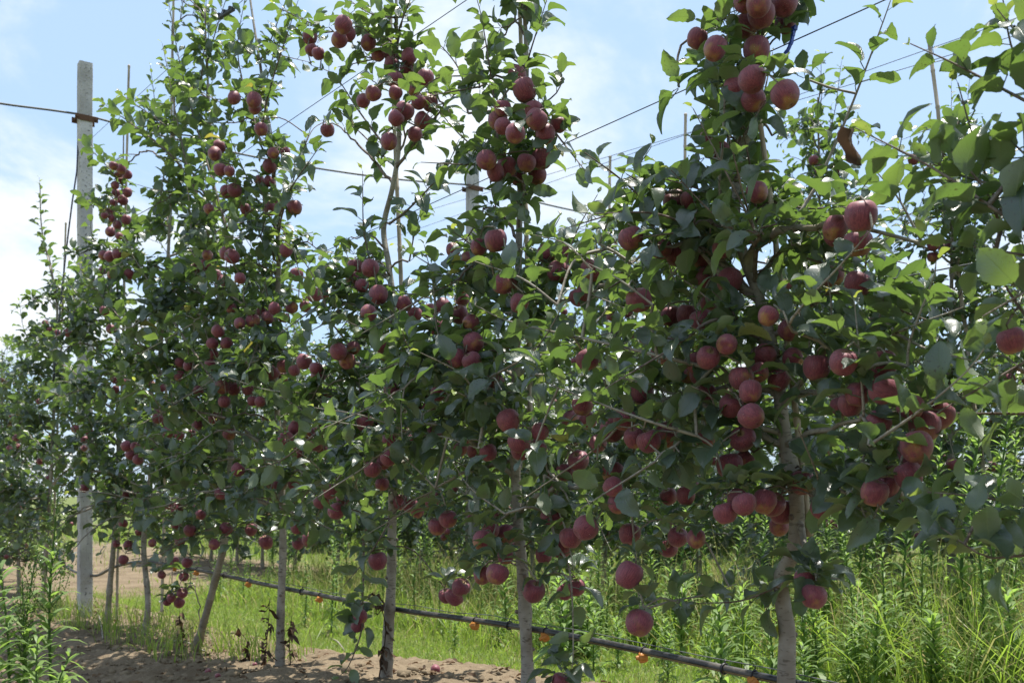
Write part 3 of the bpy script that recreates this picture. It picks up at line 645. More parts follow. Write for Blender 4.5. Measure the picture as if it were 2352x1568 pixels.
# the rosette of large leaves held out towards the camera, and others like it
for x, y, off, k, sz in [(1643, 1030, -.22, 7, .092), (1250, 860, -.45, 7, .080), (1230, 1020, -.4, 5, .085), (2150, 1190, -.28, 6, .09), (2235, 1210, -.30, 6, .09), (2345, 420, -.25, 3, .09), (2330, 60, -.2, 4, .085), (1500, 560, -.2, 5, .08),
                         (1290, 1545, -.12, 6, .08), (1560, 1385, -.1, 4, .075), (1860, 1340, -.05, 6, .08), (1780, 1360, .02, 6, .075), (1620, 360, -.18, 4, .09), (1560, 200, -.12, 4, .085), (1850, 180, -.05, 4, .08), (1700, 20, -.2, 5, .085), (1800, 60, -.05, 5, .08)]:
    P = PX(x, y, off); T = tree_for(P); T.connect(P, 0.0026, -0.08); T.rosette(P, -PERP * 0.7 + UP * 0.3 + rng.normal(0, .2, 3), k, sz * .88, True)

# apples, as counted in the photograph crop by crop (crop pixel coordinates; crop = column, row of 588 x 522.5 blocks)
AP = {
 (0, 0): [(1612,675),(1750,690),(1755,745),(1505,1010),(1480,1060),(1580,1180),(1520,1170),(1615,1315),(1560,1320),(1690,1440),(1440,1440),(783,1143),(835,1165),(880,1203),(820,1195),(843,1243),(793,1277),(803,1333),(878,1327),(848,1380),(783,1397),(762,1460),(722,1485),(775,1505),(870,1515),(810,1550)],
 (1, 0): [(372,258),(383,345),(430,370),(600,170),(572,275),(635,235),(775,295),(840,378),(930,400),(1055,390),(935,445),(1045,480),(955,545),(1165,540),(1090,615),(960,640),(805,645),(737,695),(492,897),(1120,705),(1200,710),(1025,765),(965,815),(1145,830),(1095,925),(915,975),(1700,745),(1670,830),(1700,870),(1590,1105),(1650,1190),(1730,1150),(35,890),(120,1055),(200,1045),(95,1145),(20,1240),(90,1250),(170,1410),(265,1430),(100,1440),(0,700)],
 (2, 0): [(90,620),(35,520),(170,825),(230,925),(320,860),(150,760),(205,1095),(100,1125),(40,1225),(175,1210),(1275,265),(1400,335),(1700,30),(1600,20),(1720,110),(1610,180),(1685,350),(1655,550),(1540,605),(1665,690),(1350,960),(1420,1020),(1690,1325),(1120,1390),(1225,1380),(20,920)],
 (3, 0): [(110,25),(120,160),(120,655),(640,1490),(465,1570)],
 (0, 1): [(760,30),(820,60),(710,190),(755,200),(810,185),(700,300),(765,325),(890,320),(720,575),(765,700),(945,850),(1560,180),(1600,200),(1430,190),(1315,290),(1360,275),(1410,255),(1490,330),(1655,350),(1545,365),(1590,555),(1500,715),(1465,800),(1560,800),(1470,870),(1650,660),(1745,640),(1240,930),(1300,955),(1450,945),(1240,1025),(310,660),(345,705),(395,725),(465,725),(790,1050),(855,1065),(795,1115),(1040,1080),(1110,1105),(1530,1100),(1610,1110),(1710,1120),(1365,1125),(1545,1200),(1480,1315),(1740,1195),(310,1165),(270,1195),(1110,1270),(1085,1315),(1145,1345),(520,1385),(620,1415),(580,1460),(580,1520),(110,1450),(120,1505),(65,1520),(1150,1415),(1235,1430),(870,1505),(930,1510),(1030,1530),(1360,1360),(1580,1420),(1320,1420)],
 (1, 1): [(208,155),(280,325),(400,465),(465,447),(248,550),(340,545),(670,350),(685,270),(785,280),(730,400),(845,465),(1020,525),(1095,600),(1190,580),(775,590),(1360,155),(1535,135),(1460,225),(1650,90),(1290,540),(1420,490),(1400,600),(1480,655),(1240,680),(570,855),(670,830),(628,920),(330,925),(415,970),(430,1020),(115,1000),(195,955),(265,985),(185,1030),(860,805),(885,870),(1385,900),(1490,925),(1645,1065),(490,1185),(940,1130),(1255,1145),(1205,1245),(1090,1245),(80,620),(190,620),(125,560),(40,580),(30,1200),(265,1380),(340,1335),(365,1415),(205,1455),(420,1490),(455,1520),(285,1550),(750,1345),(580,1350),(925,1475),(945,1520),(1085,1460),(1225,1430),(1440,1440),(1410,1525),(1515,1540),(1600,1550),(1740,1330),(1700,390),(1740,385),(1500,790),(1480,840)],
 (2, 1): [(370,195),(325,305),(50,520),(240,180),(545,300),(820,75),(1030,150),(1135,190),(1325,210),(1340,345),(1500,370),(1445,150),(1355,520),(1210,605),(1090,610),(930,745),(1010,860),(1310,640),(875,500),(1480,805),(1040,870),(1265,930),(1300,1010),(1350,900),(1700,1000),(1640,1130),(1510,1230),(1340,1140),(1580,1040),(1210,1010),(520,910),(485,1225),(410,1330),(525,1330),(775,1325),(890,1140),(195,1405),(175,1520),(50,1475),(60,1540),(945,1475),(590,1490),(840,1450),(1070,1430),(1330,1440),(1590,1460),(690,1390),(1740,880),(465,475),(1650,1300)],
 (3, 1): [(460,60),(620,110),(620,395),(445,330),(150,705),(175,900),(335,965),(520,930),(75,1045),(785,945),(800,1125),(985,1240),(755,1350),(1080,1370),(1170,1290),(1020,1510),(1010,1555),(620,1150),(570,1220),(1680,780),(510,1230),(0,610)],
 (0, 2): [(275,40),(580,225),(340,160),(160,345),(800,610),(885,620),(850,470),(955,530),(1050,605),(1155,340),(1215,485),(1310,520),(1200,730),(1115,825),(1265,835),(1180,985),(1235,1015),(1150,1010),(1255,950),(1475,615),(1730,515),(1555,510),(1520,265),(870,270),(930,260),(855,300),(850,720),(1220,370),(1640,100),(1380,410),(1240,590),(1290,740),(900,0),(950,30)],
 (1, 2): [(90,200),(150,200),(270,200),(510,250),(600,300),(550,385),(455,320),(285,500),(70,600),(290,610),(365,580),(995,325),(1060,340),(1110,390),(1215,320),(1325,440),(1250,490),(915,20),(880,50),(800,100),(870,200),(840,730),(720,1110),(700,1180),(1620,515),(1720,550),(1560,590),(1720,700),(1560,830),(1660,820),(1370,970),(1310,970),(1410,910)],
 (2, 2): [(250,145),(305,240),(370,120),(460,40),(695,120),(700,220),(730,335),(505,500),(405,570),(220,690),(340,640),(445,910),(370,940),(810,545),(805,825),(875,1155),(1140,565),(1270,575),(1080,640),(1080,285),(1200,280),(1235,220),(1470,400),(1600,340),(1500,70),(1600,30),(1740,320),(150,940),(330,1560),(1560,300),(280,420)],
 (3, 2): [(235,190),(365,370),(30,340),(95,390),(75,490),(315,975),(250,850),(735,260),(820,210),(1030,20),(970,140),(860,150)],
}
A_pos = []
for (cx, cyy), lst in AP.items():
    for i, (x, y) in enumerate(lst):
        X = cx * 588 + x / 3.0; Y = cyy * 522.7 + y / 3.0
        off = -0.13 + 0.13 * math.sin(X * 0.021 + 1.3 * math.sin(Y * 0.017)) + random.uniform(-0.03, 0.03)
        if X > 2200: off -= 0.05
        for _ in range(14):
            c = PX(X, Y, off); r = (0.0285 if X > 1500 else 0.0310) * random.uniform(0.80, 1.12)
            if all(np.linalg.norm(c - q[0]) > (r + q[1]) * 0.97 for q in A_pos): break
            off += 0.022
        A_pos.append((c, r)); T = tree_for(c)
        tk = T.nodes[T.nearest(c, False)]; ax = nrm(UP * 1.0 + (tk - c) * 3.0 + rng.normal(0, 0.30, 3))
        if random.random() < 0.2: ax = nrm(ax + rng.normal(0, .6, 3))
        if ax[2] < 0.15: ax[2] = 0.3; ax = nrm(ax)
        T.apples.append((c, ax, r * 1.0))
for T in trees:
    ap = sorted(T.apples, key=lambda a: np.min(np.linalg.norm(T.nodes - a[0], axis=1)))
    for c, ax, r in ap:
        tip = c + ax * r * 1.2; T.connect(tip, 0.0022, 0.25); low = (HOR - (c[2] - EYE) / c[1] * FOC) > 500; T.rosette(tip + UP * 0.01, UP * 0.5 + nrm(tip - T.base) * .3, random.randint(3, 6) + (2 if low else 0), T.ls * .95, low)
for T in trees:
    if T.key == 'T0': T.side = 2440; T.fill(T.zlo, T.zfull, T.ztop, 34, .5, 1.3, T.ls); continue
    T.fill(T.zlo, T.zfull, T.ztop, int(T.nf * 1.25), T.reach * 1.05, 1.4, T.ls); T.fill(T.zlo, T.zfull - .1, T.zfull + .25, int(T.nf * .9), T.reach * 0.95, 1.4, T.ls)
    T.fill(T.zlo - .05, T.zlo + .5, T.zlo + .2, {'T1': 2, 'T2': 3, 'T3': 3, 'T4': 4}.get(T.key, 7), T.reach * 1.1, 1.3, T.ls, 1.0, -0.45)

# leaves that would hide a counted apple's face, or close one of the sky gaps, are pruned from the filler
def prune(T, keep_apples=0.78):
    pos = np.array([l[0] + nrm(l[1]) * l[3] * 0.7 for l in T.leaves]); u, v, d = project(pos); hand = np.array([l[5] for l in T.leaves]); k = np.ones(len(pos), bool)
    X = u * 2352 / 1024; Y = v * 2352 / 1024
    for gx, gy, gr in GAPS: k &= ~((np.hypot(X - gx, Y - gy) < gr) & ~hand & (rng.random(len(pos)) < 0.93))
    for c, r in A_pos:
        uu, v2, dd = project(c[None]); near = (np.hypot(u - uu, v - v2) < r / dd * FOC * (1.0 if T.ls < .074 else 1.3)) & (d < dd) & ~hand
        k &= ~(near & (rng.random(len(pos)) < (keep_apples if T.ls < .074 else .9)))
    k &= ~((Y > crown_bottom(X)) & ~hand & (rng.random(len(pos)) < .85))
    for ca, cb, cr_ in CLEAR: k &= ~((seg_d(X, Y, ca, cb) < cr_) & ~hand & (rng.random(len(pos)) < .85))
    if T.side is not None: k &= hand | (X > 2400)
    k &= d > 0.55
    T.leaves = [l for l, q in zip(T.leaves, k) if q]
for T in trees: prune(T)

# which leaves show largest: a coarse depth buffer over every leaf of the front row
allL = []; 
for ti, T in enumerate(trees):
    pos = np.array([l[0] + nrm(l[1]) * l[3] * 0.7 for l in T.leaves]); sz = np.array([l[3] for l in T.leaves]); u, v, d = project(pos)
    for i in range(len(pos)): allL.append((d[i], u[i], v[i], sz[i] * FOC / d[i] * 0.34, ti, i))
allL.sort(); cover = np.zeros((682, 1024), bool); vis = [np.zeros(len(T.leaves)) for T in trees]
for d, u, v, r, ti, i in allL:
    x0, x1, y0, y1 = int(max(0, u - r)), int(min(1024, u + r + 1)), int(max(0, v - r)), int(min(682, v + r + 1))
    if x1 <= x0 or y1 <= y0: continue
    w = cover[y0:y1, x0:x1]; vis[ti][i] = (~w).sum(); w[:] = True
for ti, T in enumerate(trees):
    pick = np.zeros(len(T.leaves), bool); order = np.argsort(-vis[ti])[:298]; pick[order[vis[ti][order] > 12]] = True
    root = finish_tree(T, 'apple_tree', pick, LT_HI if ti < 4 else LT_LO); tag(root, T.label, 'apple tree', 'apple trees of the front row')
print('front leaves', sum(len(T.leaves) for T in trees), 'apples', len(A_pos))

ico = np.array([(0, 0, 1), (.894, 0, .447), (.276, .851, .447), (-.724, .526, .447), (-.724, -.526, .447), (.276, -.851, .447), (.724, .526, -.447), (-.276, .851, -.447), (-.894, 0, -.447), (-.276, -.851, -.447), (.724, -.526, -.447), (0, 0, -1)])
icf = np.array([(0,1,2),(0,2,3),(0,3,4),(0,4,5),(0,5,1),(1,6,2),(2,7,3),(3,8,4),(4,9,5),(5,10,1),(2,6,7),(3,7,8),(4,8,9),(5,9,10),(1,10,6),(6,11,7),(7,11,8),(8,11,9),(9,11,10),(10,11,6)])
# ---------------------------------------------------------------- rows behind: four trees built once, then copied
def back_tree(seed, h):
    random.seed(seed); T = Tree((0, 0, 0)); r = np.random.default_rng(seed)
    T.leader([(0, 0, 0), (r.normal(0, .03), r.normal(0, .03), .6), (r.normal(0, .05), r.normal(0, .05), 1.5), (r.normal(0, .06), r.normal(0, .06), 2.4), (0, 0, h)], 0.024, 0.005)
    for k in range(9):
        z = random.uniform(1.5, h - .3); an = random.uniform(0, 6.28); i = int(np.argmin(np.abs(T.trunk[0][:, 2] - z))); a = T.trunk[0][i]
        T.shoot([a, a + np.array([math.cos(an) * .1, math.sin(an) * .1, .2]), a + np.array([math.cos(an) * .16, math.sin(an) * .16, random.uniform(.4, .65)])], 0.075)
    T.fill(0.40, 2.1, h - .1, 40, 0.66, 1.0, 0.088); T.fill(.40, 1.2, .8, 4, .7, 1.0, .088, 1.0, -.4)
    for k in range(26):
        i = random.randrange(len(T.nodes)); c = T.nodes[i] + rng.normal(0, .03, 3) - UP * .05
        if c[2] > 0.5 and all(np.linalg.norm(c - q[0]) > 0.066 for q in T.apples): T.apples.append((c, nrm(UP + rng.normal(0, .25, 3)), 0.033)); T.connect(c + UP * .036, 0.0022)
    pos = np.array([l[0] for l in T.leaves]); side = pos[:, 0] * PERP[0] + pos[:, 1] * PERP[1] - 0.35 * (pos[:, 0] * DIRV[0] + pos[:, 1] * DIRV[1])
    pick = np.zeros(len(pos), bool); cand = np.nonzero(pos[:, 2] > 0.9)[0]; pick[cand[np.argsort(side[cand])[:160]]] = True
    full = finish_tree(T, 'apple_tree', pick, LT_LO, False)
    far = empty('apple_tree'); a = Acc(); tube(a, T.trunk[0], T.trunk[1], 7); child('trunk', a.mesh('trunk', M_BARK), far)      # the same tree for places where its parts are too small to show
    a = Acc()
    for lb in T.limbs:
        for P, rr, sd in lb: tube(a, P[::2] if len(P) > 4 else P, rr[::2] if len(P) > 4 else rr, 3, cap=False)
    child('branches', a.mesh('branches', M_TWIG), far)
    pos, M = leaf_frames(T.leaves); n = len(pos); tn = np.stack([rng.random(n), np.array([l[4] for l in T.leaves]), np.zeros(n)], 1)
    o = child('crown', stuff_leaves(pos, M, tn, LT_LO), far); o['kind'] = 'stuff'
    a = Acc()
    for c, ax, rr in T.apples: a.add(ico * rr + c, [icf])
    o = child('fruit', a.mesh('fruit', M_APPLE), far); o['kind'] = 'stuff'
    return T, full, far
random.seed(11)
protos = [back_tree(50 + i, h) for i, h in enumerate((3.15, 2.95, 3.35, 2.8))]
def copy_tree(o):
    c = o.copy(); COL.objects.link(c)
    for ch in o.children:
        k = ch.copy(); COL.objects.link(k); k.parent = c; k.matrix_parent_inverse = ch.matrix_parent_inverse.copy()
        for g in ch.children:
            q = g.copy(); COL.objects.link(q); q.parent = k
    return c
used = set()
def place(i, p, t, rz, sc, label, group, light):
    root = protos[i][2 if light else 1]
    if (i, light) not in used: o = root; used.add((i, light))
    else: o = copy_tree(root)
    w = pt(p, t, float(ground_z(p, t)) - .02); o.location = w; o.rotation_euler = (0, 0, rz); o.scale = (sc, sc, sc); tag(o, label, 'apple tree', group); return o
k = 0
for t in np.arange(2.0, 16.5, 1.0):
    near = t < 8.5; ordn = ['beyond the right picture edge', 'nearest the right picture edge', 'second from the right picture edge', 'third from the right picture edge', 'fourth from the right picture edge', 'fifth from the right picture edge', 'sixth from the right picture edge', 'seventh from the right picture edge'] + ['eighth from the right picture edge', 'ninth from the right picture edge', 'tenth from the right picture edge', 'eleventh from the right picture edge', 'twelfth from the right picture edge', 'thirteenth from the right picture edge', 'fourteenth from the right picture edge']
    place(k % 4, P2 + random.uniform(-.06, .06), t + random.uniform(-.1, .1), random.uniform(-.5, .5) if near else random.uniform(0, 6.28), random.uniform(.92, 1.06),
          'apple tree of the second row, ' + ordn[k], 'apple trees of the second row', not near); k += 1
for t in np.arange(3.5, 24, 1.15):
    place(k % 4, P3 + random.uniform(-.06, .06), t + random.uniform(-.1, .1), random.uniform(0, 6.28), random.uniform(.9, 1.05), 'apple tree far back in the third row, mostly hidden', 'apple trees of the third row', True); k += 1
for t in np.arange(11.0, 20, 1.0):
    place(k % 4, P1 + random.uniform(-.06, .06), t + random.uniform(-.1, .1), random.uniform(0, 6.28), random.uniform(.74, .86), 'small apple tree far down the front row at the left edge', 'far apple trees of the front row', True); k += 1
for row in (3, 4):
    for t in np.arange(6.0, 34, 1.5):
        place(k % 4, P1 + 3.45 * row, t + random.uniform(-.1, .1), random.uniform(0, 6.28), random.uniform(.95, 1.1), 'distant apple tree behind the third row, barely visible between leaves', 'distant apple trees', True); k += 1

# ---------------------------------------------------------------- ground
def lines(segs):
    out = [segs[0][0]]
    for a, b, s in segs:
        n = max(1, int(round((b - a) / s))); out += list(np.linspace(a, b, n + 1)[1:])
    return np.array(out)
gp = lines([(-900, -60, 120), (-60, -6, 6), (-6, -0.6, .3), (-0.6, 1.0, .06), (1.0, 3.2, .026), (3.2, 12, .3), (12, 60, 4), (60, 900, 120)])
gt = lines([(-300, -30, 60), (-30, -2, 2), (-2, 2.0, .12), (2.0, 9.0, .026), (9.0, 12, .1), (12, 40, 1), (40, 120, 10), (120, 1400, 160)])
PG, TG = np.meshgrid(gp, gt, indexing='ij'); ZG = ground_z(PG, TG)
def vnoise(x, y, seed):
    r = np.random.default_rng(seed).random((256, 256)); xi = np.floor(x).astype(int); yi = np.floor(y).astype(int); fx = x - xi; fy = y - yi
    fx = fx * fx * (3 - 2 * fx); fy = fy * fy * (3 - 2 * fy); g = lambda a, b: r[a % 256, b % 256]
    return g(xi, yi) * (1 - fx) * (1 - fy) + g(xi + 1, yi) * fx * (1 - fy) + g(xi, yi + 1) * (1 - fx) * fy + g(xi + 1, yi + 1) * fx * fy
fine = smooth(-2, 0, PG) * (1 - smooth(3.0, 3.4, PG)) * smooth(.5, 2.2, TG) * (1 - smooth(9, 11, TG))
def soil_mask(p, t):
    w = 0.62 + 0.25 * (vnoise(p * 1.3 + 50, t * 1.3 + 50, 3) - .5)
    strip = 1 - smooth(w - .16, w + .16, p - P1); front = smooth(-2.6, -1.2, p - P1 + 0.6)
    m = strip * front
    for row in (1, 2, 3, 4): m = np.maximum(m, .55 - smooth(.2, .45, np.abs(p - P1 - 3.45 * row)))
    road = smooth(10, 12, t + .5 * vnoise(p, t, 5)) * (1 - smooth(20, 23, t)) * (1 - smooth(6.0, 7.5, p)); m = np.maximum(m, road * (0.5 + .5 * vnoise(p * .8 + 9, t * .8, 6)))
    return np.clip(m, 0, 1)
SM = soil_mask(PG, TG)
rough = (vnoise(PG * 4, TG * 4, 1) - .5) * .022 + (vnoise(PG * 11, TG * 11, 2) - .5) * .022 + np.maximum(0, vnoise(PG * 19, TG * 19, 4) - .5) * .05 + (vnoise(PG * 38, TG * 38, 14) - .5) * .016
ZG = ZG + rough * fine * (0.25 + .75 * SM)
g = Acc(); XY = PG[..., None] * PERP + TG[..., None] * DIRV; XY[..., 2] = ZG
n1, n2 = PG.shape; ii, jj = np.meshgrid(np.arange(n1 - 1), np.arange(n2 - 1), indexing='ij'); q = (ii * n2 + jj).ravel()
g.add(XY.reshape(-1, 3), [np.stack([q, q + n2, q + n2 + 1, q + 1], 1)[:, ::-1]], None, np.stack([SM.ravel(), SM.ravel() * 0, SM.ravel() * 0], 1))
go = obj('ground', g.mesh('ground', M_GROUND)); tag(go, kind='structure')

# clods of dry soil lying on the strip
a = Acc(); N = 9000; pp = P1 + rng.uniform(-1.9, .85, N); tt = rng.uniform(2.2, 9.5, N); sm = soil_mask(pp, tt); ok = rng.random(N) < sm
for p, t in zip(pp[ok], tt[ok]):
    s = 0.006 * math.exp(random.gauss(0.25, 0.62)); s = min(s, .045); v = ico * (1 + rng.normal(0, .17, (12, 1))) * np.array([1, random.uniform(.7, 1.1), random.uniform(.5, .8)]) * s
    a.add(v + pt(p, t, float(ground_z(p, t)) + s * .15), [icf])
tag(obj('soil_clods', a.mesh('soil_clods', M_CLOD, True)), 'crumbly dry brown soil clods scattered along the tree row', 'soil', kind='stuff')

# dead leaves and straw lying on the soil
N = 1500; pp = P1 + rng.uniform(-1.6, .8, N); tt = rng.uniform(2.2, 9.5, N); dd = rng.normal(0, 1, (N, 3)); dd[:, 2] *= .15; nn = rng.normal(0, .3, (N, 3)) + UP
LL = [(pt(p, t, float(ground_z(p, t)) + .012), d, n_, random.uniform(.02, .055), 0, False, 0) for p, t, d, n_ in zip(pp, tt, dd, nn)]
pos, Mx = leaf_frames(LL); lm = stuff_leaves(pos, Mx, np.stack([rng.random(N), rng.random(N) * .8, np.zeros(N)], 1), LT_LO, 'leaf_litter'); lm.materials.clear(); lm.materials.append(M_DEAD)
tag(obj('leaf_litter', lm), 'dry brown leaf litter scattered over the bare soil', 'litter', kind='stuff')

# ---------------------------------------------------------------- grass
def in_view(x, y, pad=140):
    u = 512 + x / np.maximum(y, .2) * FOC; return (y > .8) & (u > -pad) & (u < 1024 + pad)
def blades(name, n, prange, trange, hfun, wfun, lean, dry, label, dens=None, mat=M_GRASS, tuft=0.0):
    p = rng.uniform(*prange, n); t = rng.uniform(*trange, n)
    if tuft: 
        k = n // 9; cp = rng.uniform(*prange, k); ct = rng.uniform(*trange, k); ix = rng.integers(0, k, n); p = cp[ix] + rng.normal(0, tuft, n); t = ct[ix] + rng.normal(0, tuft, n)
    x = p * PERP[0] + t * DIRV[0]; y = p * PERP[1] + t * DIRV[1]; ok = in_view(x, y)
    if dens is not None: ok &= rng.random(n) < dens(p, t)
    p, t, x, y = p[ok], t[ok], x[ok], y[ok]; n = len(p); z = ground_z(p, t) - .01; h = hfun(p, t, n); w = wfun(n); an = rng.uniform(0, 6.283, n); fa = rng.uniform(0, 6.283, n)
    ld = np.stack([np.cos(an), np.sin(an), np.zeros(n)], 1); sd = np.stack([np.cos(fa), np.sin(fa), np.zeros(n)], 1); ln = np.abs(rng.normal(0, lean, n)) + .08
    B = np.stack([x, y, z], 1); V = []
    for q, ww in ((0, .8), (.35, 1.0), (.7, .75)):
        c = B + ld * (h * ln * q * q)[:, None] + UP * (h * (q - .28 * ln * q * q))[:, None]; V += [c - sd * (w * ww)[:, None], c + sd * (w * ww)[:, None]]
    V.append(B + ld * (h * ln)[:, None] + UP * (h * (1 - .42 * ln))[:, None])
    V = np.stack(V, 1).reshape(-1, 3); b = (np.arange(n) * 7)[:, None]
    Q = np.concatenate([b + np.array([0, 1, 3, 2]), b + np.array([2, 3, 5, 4])]); T = b + np.array([4, 5, 6])
    tone = np.stack([rng.random(n), np.where(rng.random(n) < dry, rng.uniform(.5, 1, n), rng.uniform(0, .15, n)), np.zeros(n)], 1)
    a = Acc(); a.add(V, [Q, T], None, np.repeat(tone, 7, 0)); tag(obj(name, a.mesh(name, mat)), label, 'grass', kind='stuff')
def lawn_d(p, t): return (1 - soil_mask(p, t)) ** 1.5 * np.clip(1.25 - t * .05, .25, 1)
blades('lawn_grass', 130000, (2.35, 4.2), (0.5, 12), lambda p, t, n: rng.uniform(.02, .075, n), lambda n: rng.uniform(.0012, .0024, n), .7, .14, 'short sunlit green grass between the tree rows', lawn_d)
blades('lawn_grass', 42000, (2.0, 18), (6, 34), lambda p, t, n: rng.uniform(.06, .36, n) * (.25 + .75 * smooth(3.2, 4.6, p)), lambda n: rng.uniform(.004, .009, n), .6, .2, 'far green grass beyond the rows', lambda p, t: .04 + .96 * (1 - soil_mask(p, t)) ** 1.5)
def tall_d(p, t): return smooth(3.35, 4.1, p + .30 * (vnoise(p * 2, t * 2, 8) - .5) + .22 * (1 - smooth(1.8, 3.5, t))) * (.45 + .9 * vnoise(p * 2.2 + 7, t * 2.2, 9))
blades('tall_grass', 62000, (3.0, 7.4), (0.3, 11), lambda p, t, n: rng.uniform(.16, .55, n) * np.clip(.60 + .5 * (1 - smooth(2.2, 4.2, t)), .5, 1.2), lambda n: rng.uniform(.0018, .0042, n), .75, .13, 'tall unmown grass between the rows on the right', tall_d, M_GRASS, .05)
blades('tall_grass', 3200, (3.0, 5.4), (0.6, 9), lambda p, t, n: rng.uniform(.45, .80, n), lambda n: rng.uniform(.0010, .0018, n), .45, 1.0, 'dry straw coloured grass stalks among the weeds', tall_d)
blades('row_grass', 1500, (P1 - .3, P1 + .35), (4.6, 9.6), lambda p, t, n: rng.uniform(.08, .30, n), lambda n: rng.uniform(.0015, .0032, n), .6, .15, 'sparse grass tufts at the feet of the far trunks', None, M_GRASS, .035)

# ---------------------------------------------------------------- horseweed plants
def horseweed(seed, h, bushy=1.0, flower=False, lw=1.0):
    r = random.Random(seed); g = np.random.default_rng(seed); st = Acc(); lf = Acc(); fl = Acc()
    top = np.array([r.uniform(-.07, .07) * h, r.uniform(-.07, .07) * h, h]); mid = np.array([r.uniform(-.03, .03), r.uniform(-.03, .03), h * .5])
    P = resample([(0, 0, -.02), mid, top], .02); rad = np.linspace(.0068, .0022, len(P)) * (0.8 + .3 * h); tube(st, P, rad, 6)
    n = int(h * 85 * bushy); seg = 4
    for k in range(n):
        q = (k + .5) / n; i = min(len(P) - 1, int((0.06 + .94 * q) * (len(P) - 1))); an = 2.4 * k + r.uniform(-.3, .3)
        if flower and q > .72: break
        L = (.125 - .075 * q) * r.uniform(.75, 1.2) * lw; w = L * .10; d = np.array([math.cos(an), math.sin(an), 0]); s = np.array([-d[1], d[0], 0]); up = .75 + .4 * q - (.35 if q < .25 else 0)
        V = []; 
        for j in range(seg + 1):
            y = j / seg; c = P[i] + d * L * y * (1 - .1 * y) + UP * L * (up * y - .75 * y * y); ww = w * math.sin(math.pi * (.12 + .85 * y)) if j < seg else w * .05
            V += [c - s * ww, c + s * ww]
        F = [(2 * j, 2 * j + 1, 2 * j + 3, 2 * j + 2) for j in range(seg)]; lf.add(V, [F], None, (r.random(), .05 if q > .12 else r.choice([.1, .8]), 0))
    if flower:
        for k in range(int(16 * bushy)):
            q = .45 + .55 * k / 16; i = min(len(P) - 1, int(q * (len(P) - 1))); an = 2.4 * k; d = np.array([math.cos(an), math.sin(an), 0]); L = (.20 - .17 * (q - .45) / .55) * h * r.uniform(.6, 1.1)
            B = resample([P[i], P[i] + d * L * .35 + UP * L * .45, P[i] + d * L * .55 + UP * L * 1.0], .012); tube(st, B, np.linspace(.0019, .0010, len(B)), 4, False)
            for b in B[2:]:
                for _ in range(2):
                    dd = nrm(g.normal(0, 1, 3) + UP * .7); e = b + dd * r.uniform(.008, .022); tube(st, [b, e], .0008, 3, False)
                    if r.random() < .6: fl.add(ico * r.uniform(.0024, .0042) * np.array([1, 1, 1.5]) + e, [icf], None, (r.random(), .25, 0))
                    else:
                        s = nrm(np.cross(dd, g.normal(0, 1, 3))) * .0016; lf.add([b + s, b - s, b + dd * .03], [[(0, 1, 2)]], None, (r.random(), .1, 0))
    return st.mesh('stem', M_WEED), lf.mesh('foliage', M_WEED), (fl.mesh('flower_buds', M_WEED) if fl.n else None)
def place_weed(ms, loc, rz, sc, label, group):
    e = empty('horseweed', loc); e.rotation_euler = (0, 0, rz); e.scale = (sc,) * 3
    for nm, me in zip(('stem', 'foliage', 'flower_buds'), ms):
        if me is None: continue
        o = bpy.data.objects.new(nm, me); COL.objects.link(o); o.parent = e
        if nm != 'stem': o['kind'] = 'stuff'
    tag(e, label, 'weed', group); return e
def ground_pt(x, d):       # a plant standing at depth d in the line of sight of photo column x
    u = x * 1024 / 2352; X = (u - 512) / FOC * d; p, t = to_pt(X, d); return (X, d, float(ground_z(p, t)) - .01)
fw = [(122, 3.9, .93, 'tall flowering horseweed, tallest of the clump at lower left'), (72, 4.0, .72, 'flowering horseweed with drooping tip, second from the left edge at the bottom'), (20, 3.8, .70, 'leafy horseweed cut by the left edge of the picture'),
      (150, 3.7, .30, 'short young horseweed low at the right side of the lower left clump'), (52, 3.75, .58, 'leafy horseweed standing between the taller stalks at lower left'), (-15, 3.6, .66, 'horseweed just beyond the left picture edge'), (95, 3.6, .36, 'small leafy horseweed at the foot of the tallest stalk')]
for i, (x, d, h, lab) in enumerate(fw):
    place_weed(horseweed(700 + i, h, 1.0, i in (0, 1, 4), 1.45), ground_pt(x, d), random.uniform(0, 6), 1.0, lab, 'flowering weeds at lower left')
wp = [horseweed(800 + i, h, 1.25, False, 1.05) for i, h in enumerate((.75, .9, 1.05, .6, .85))]
spots = [(2215, 4.35, 1.1), (2290, 4.2, 1.15), (2330, 4.7, 1.0), (2080, 4.6, .75), (2160, 4.9, 1.0), (2010, 4.9, .75), (1950, 4.4, .62), (1905, 5.0, .75), (1850, 5.3, .8), (1760, 5.2, .72), (1690, 5.4, .7), (1620, 5.6, .75), (1540, 5.8, .75), (1500, 5.5, .62),
         (1440, 6.2, .7), (1380, 6.3, .62), (2250, 3.9, .8), (2120, 4.1, .68), (2040, 4.2, .55), (2345, 3.9, .7), (1990, 5.3, .95), (2100, 5.3, 1.0), (1450, 5.7, .55), (1330, 6.6, .6), (1270, 6.9, .6), (1100, 7.4, .55), (1010, 7.2, .5), (830, 7.4, .55), (760, 7.2, .5), (700, 7.8, .55), (1580, 6.6, .8), (1500, 6.9, .95), (1800, 5.9, .85), (1930, 5.6, .9)]
for i, (x, d, h) in enumerate(spots):
    ms = wp[i % 5]; hh = (.75, .9, 1.05, .6, .85)[i % 5]
    place_weed(ms, ground_pt(x, d), random.uniform(0, 6.28), h / hh * 1.05, 'narrow leaved upright green weed among the tall grass behind the trees', 'upright weeds behind the front row')
random.seed(21); nw = 0
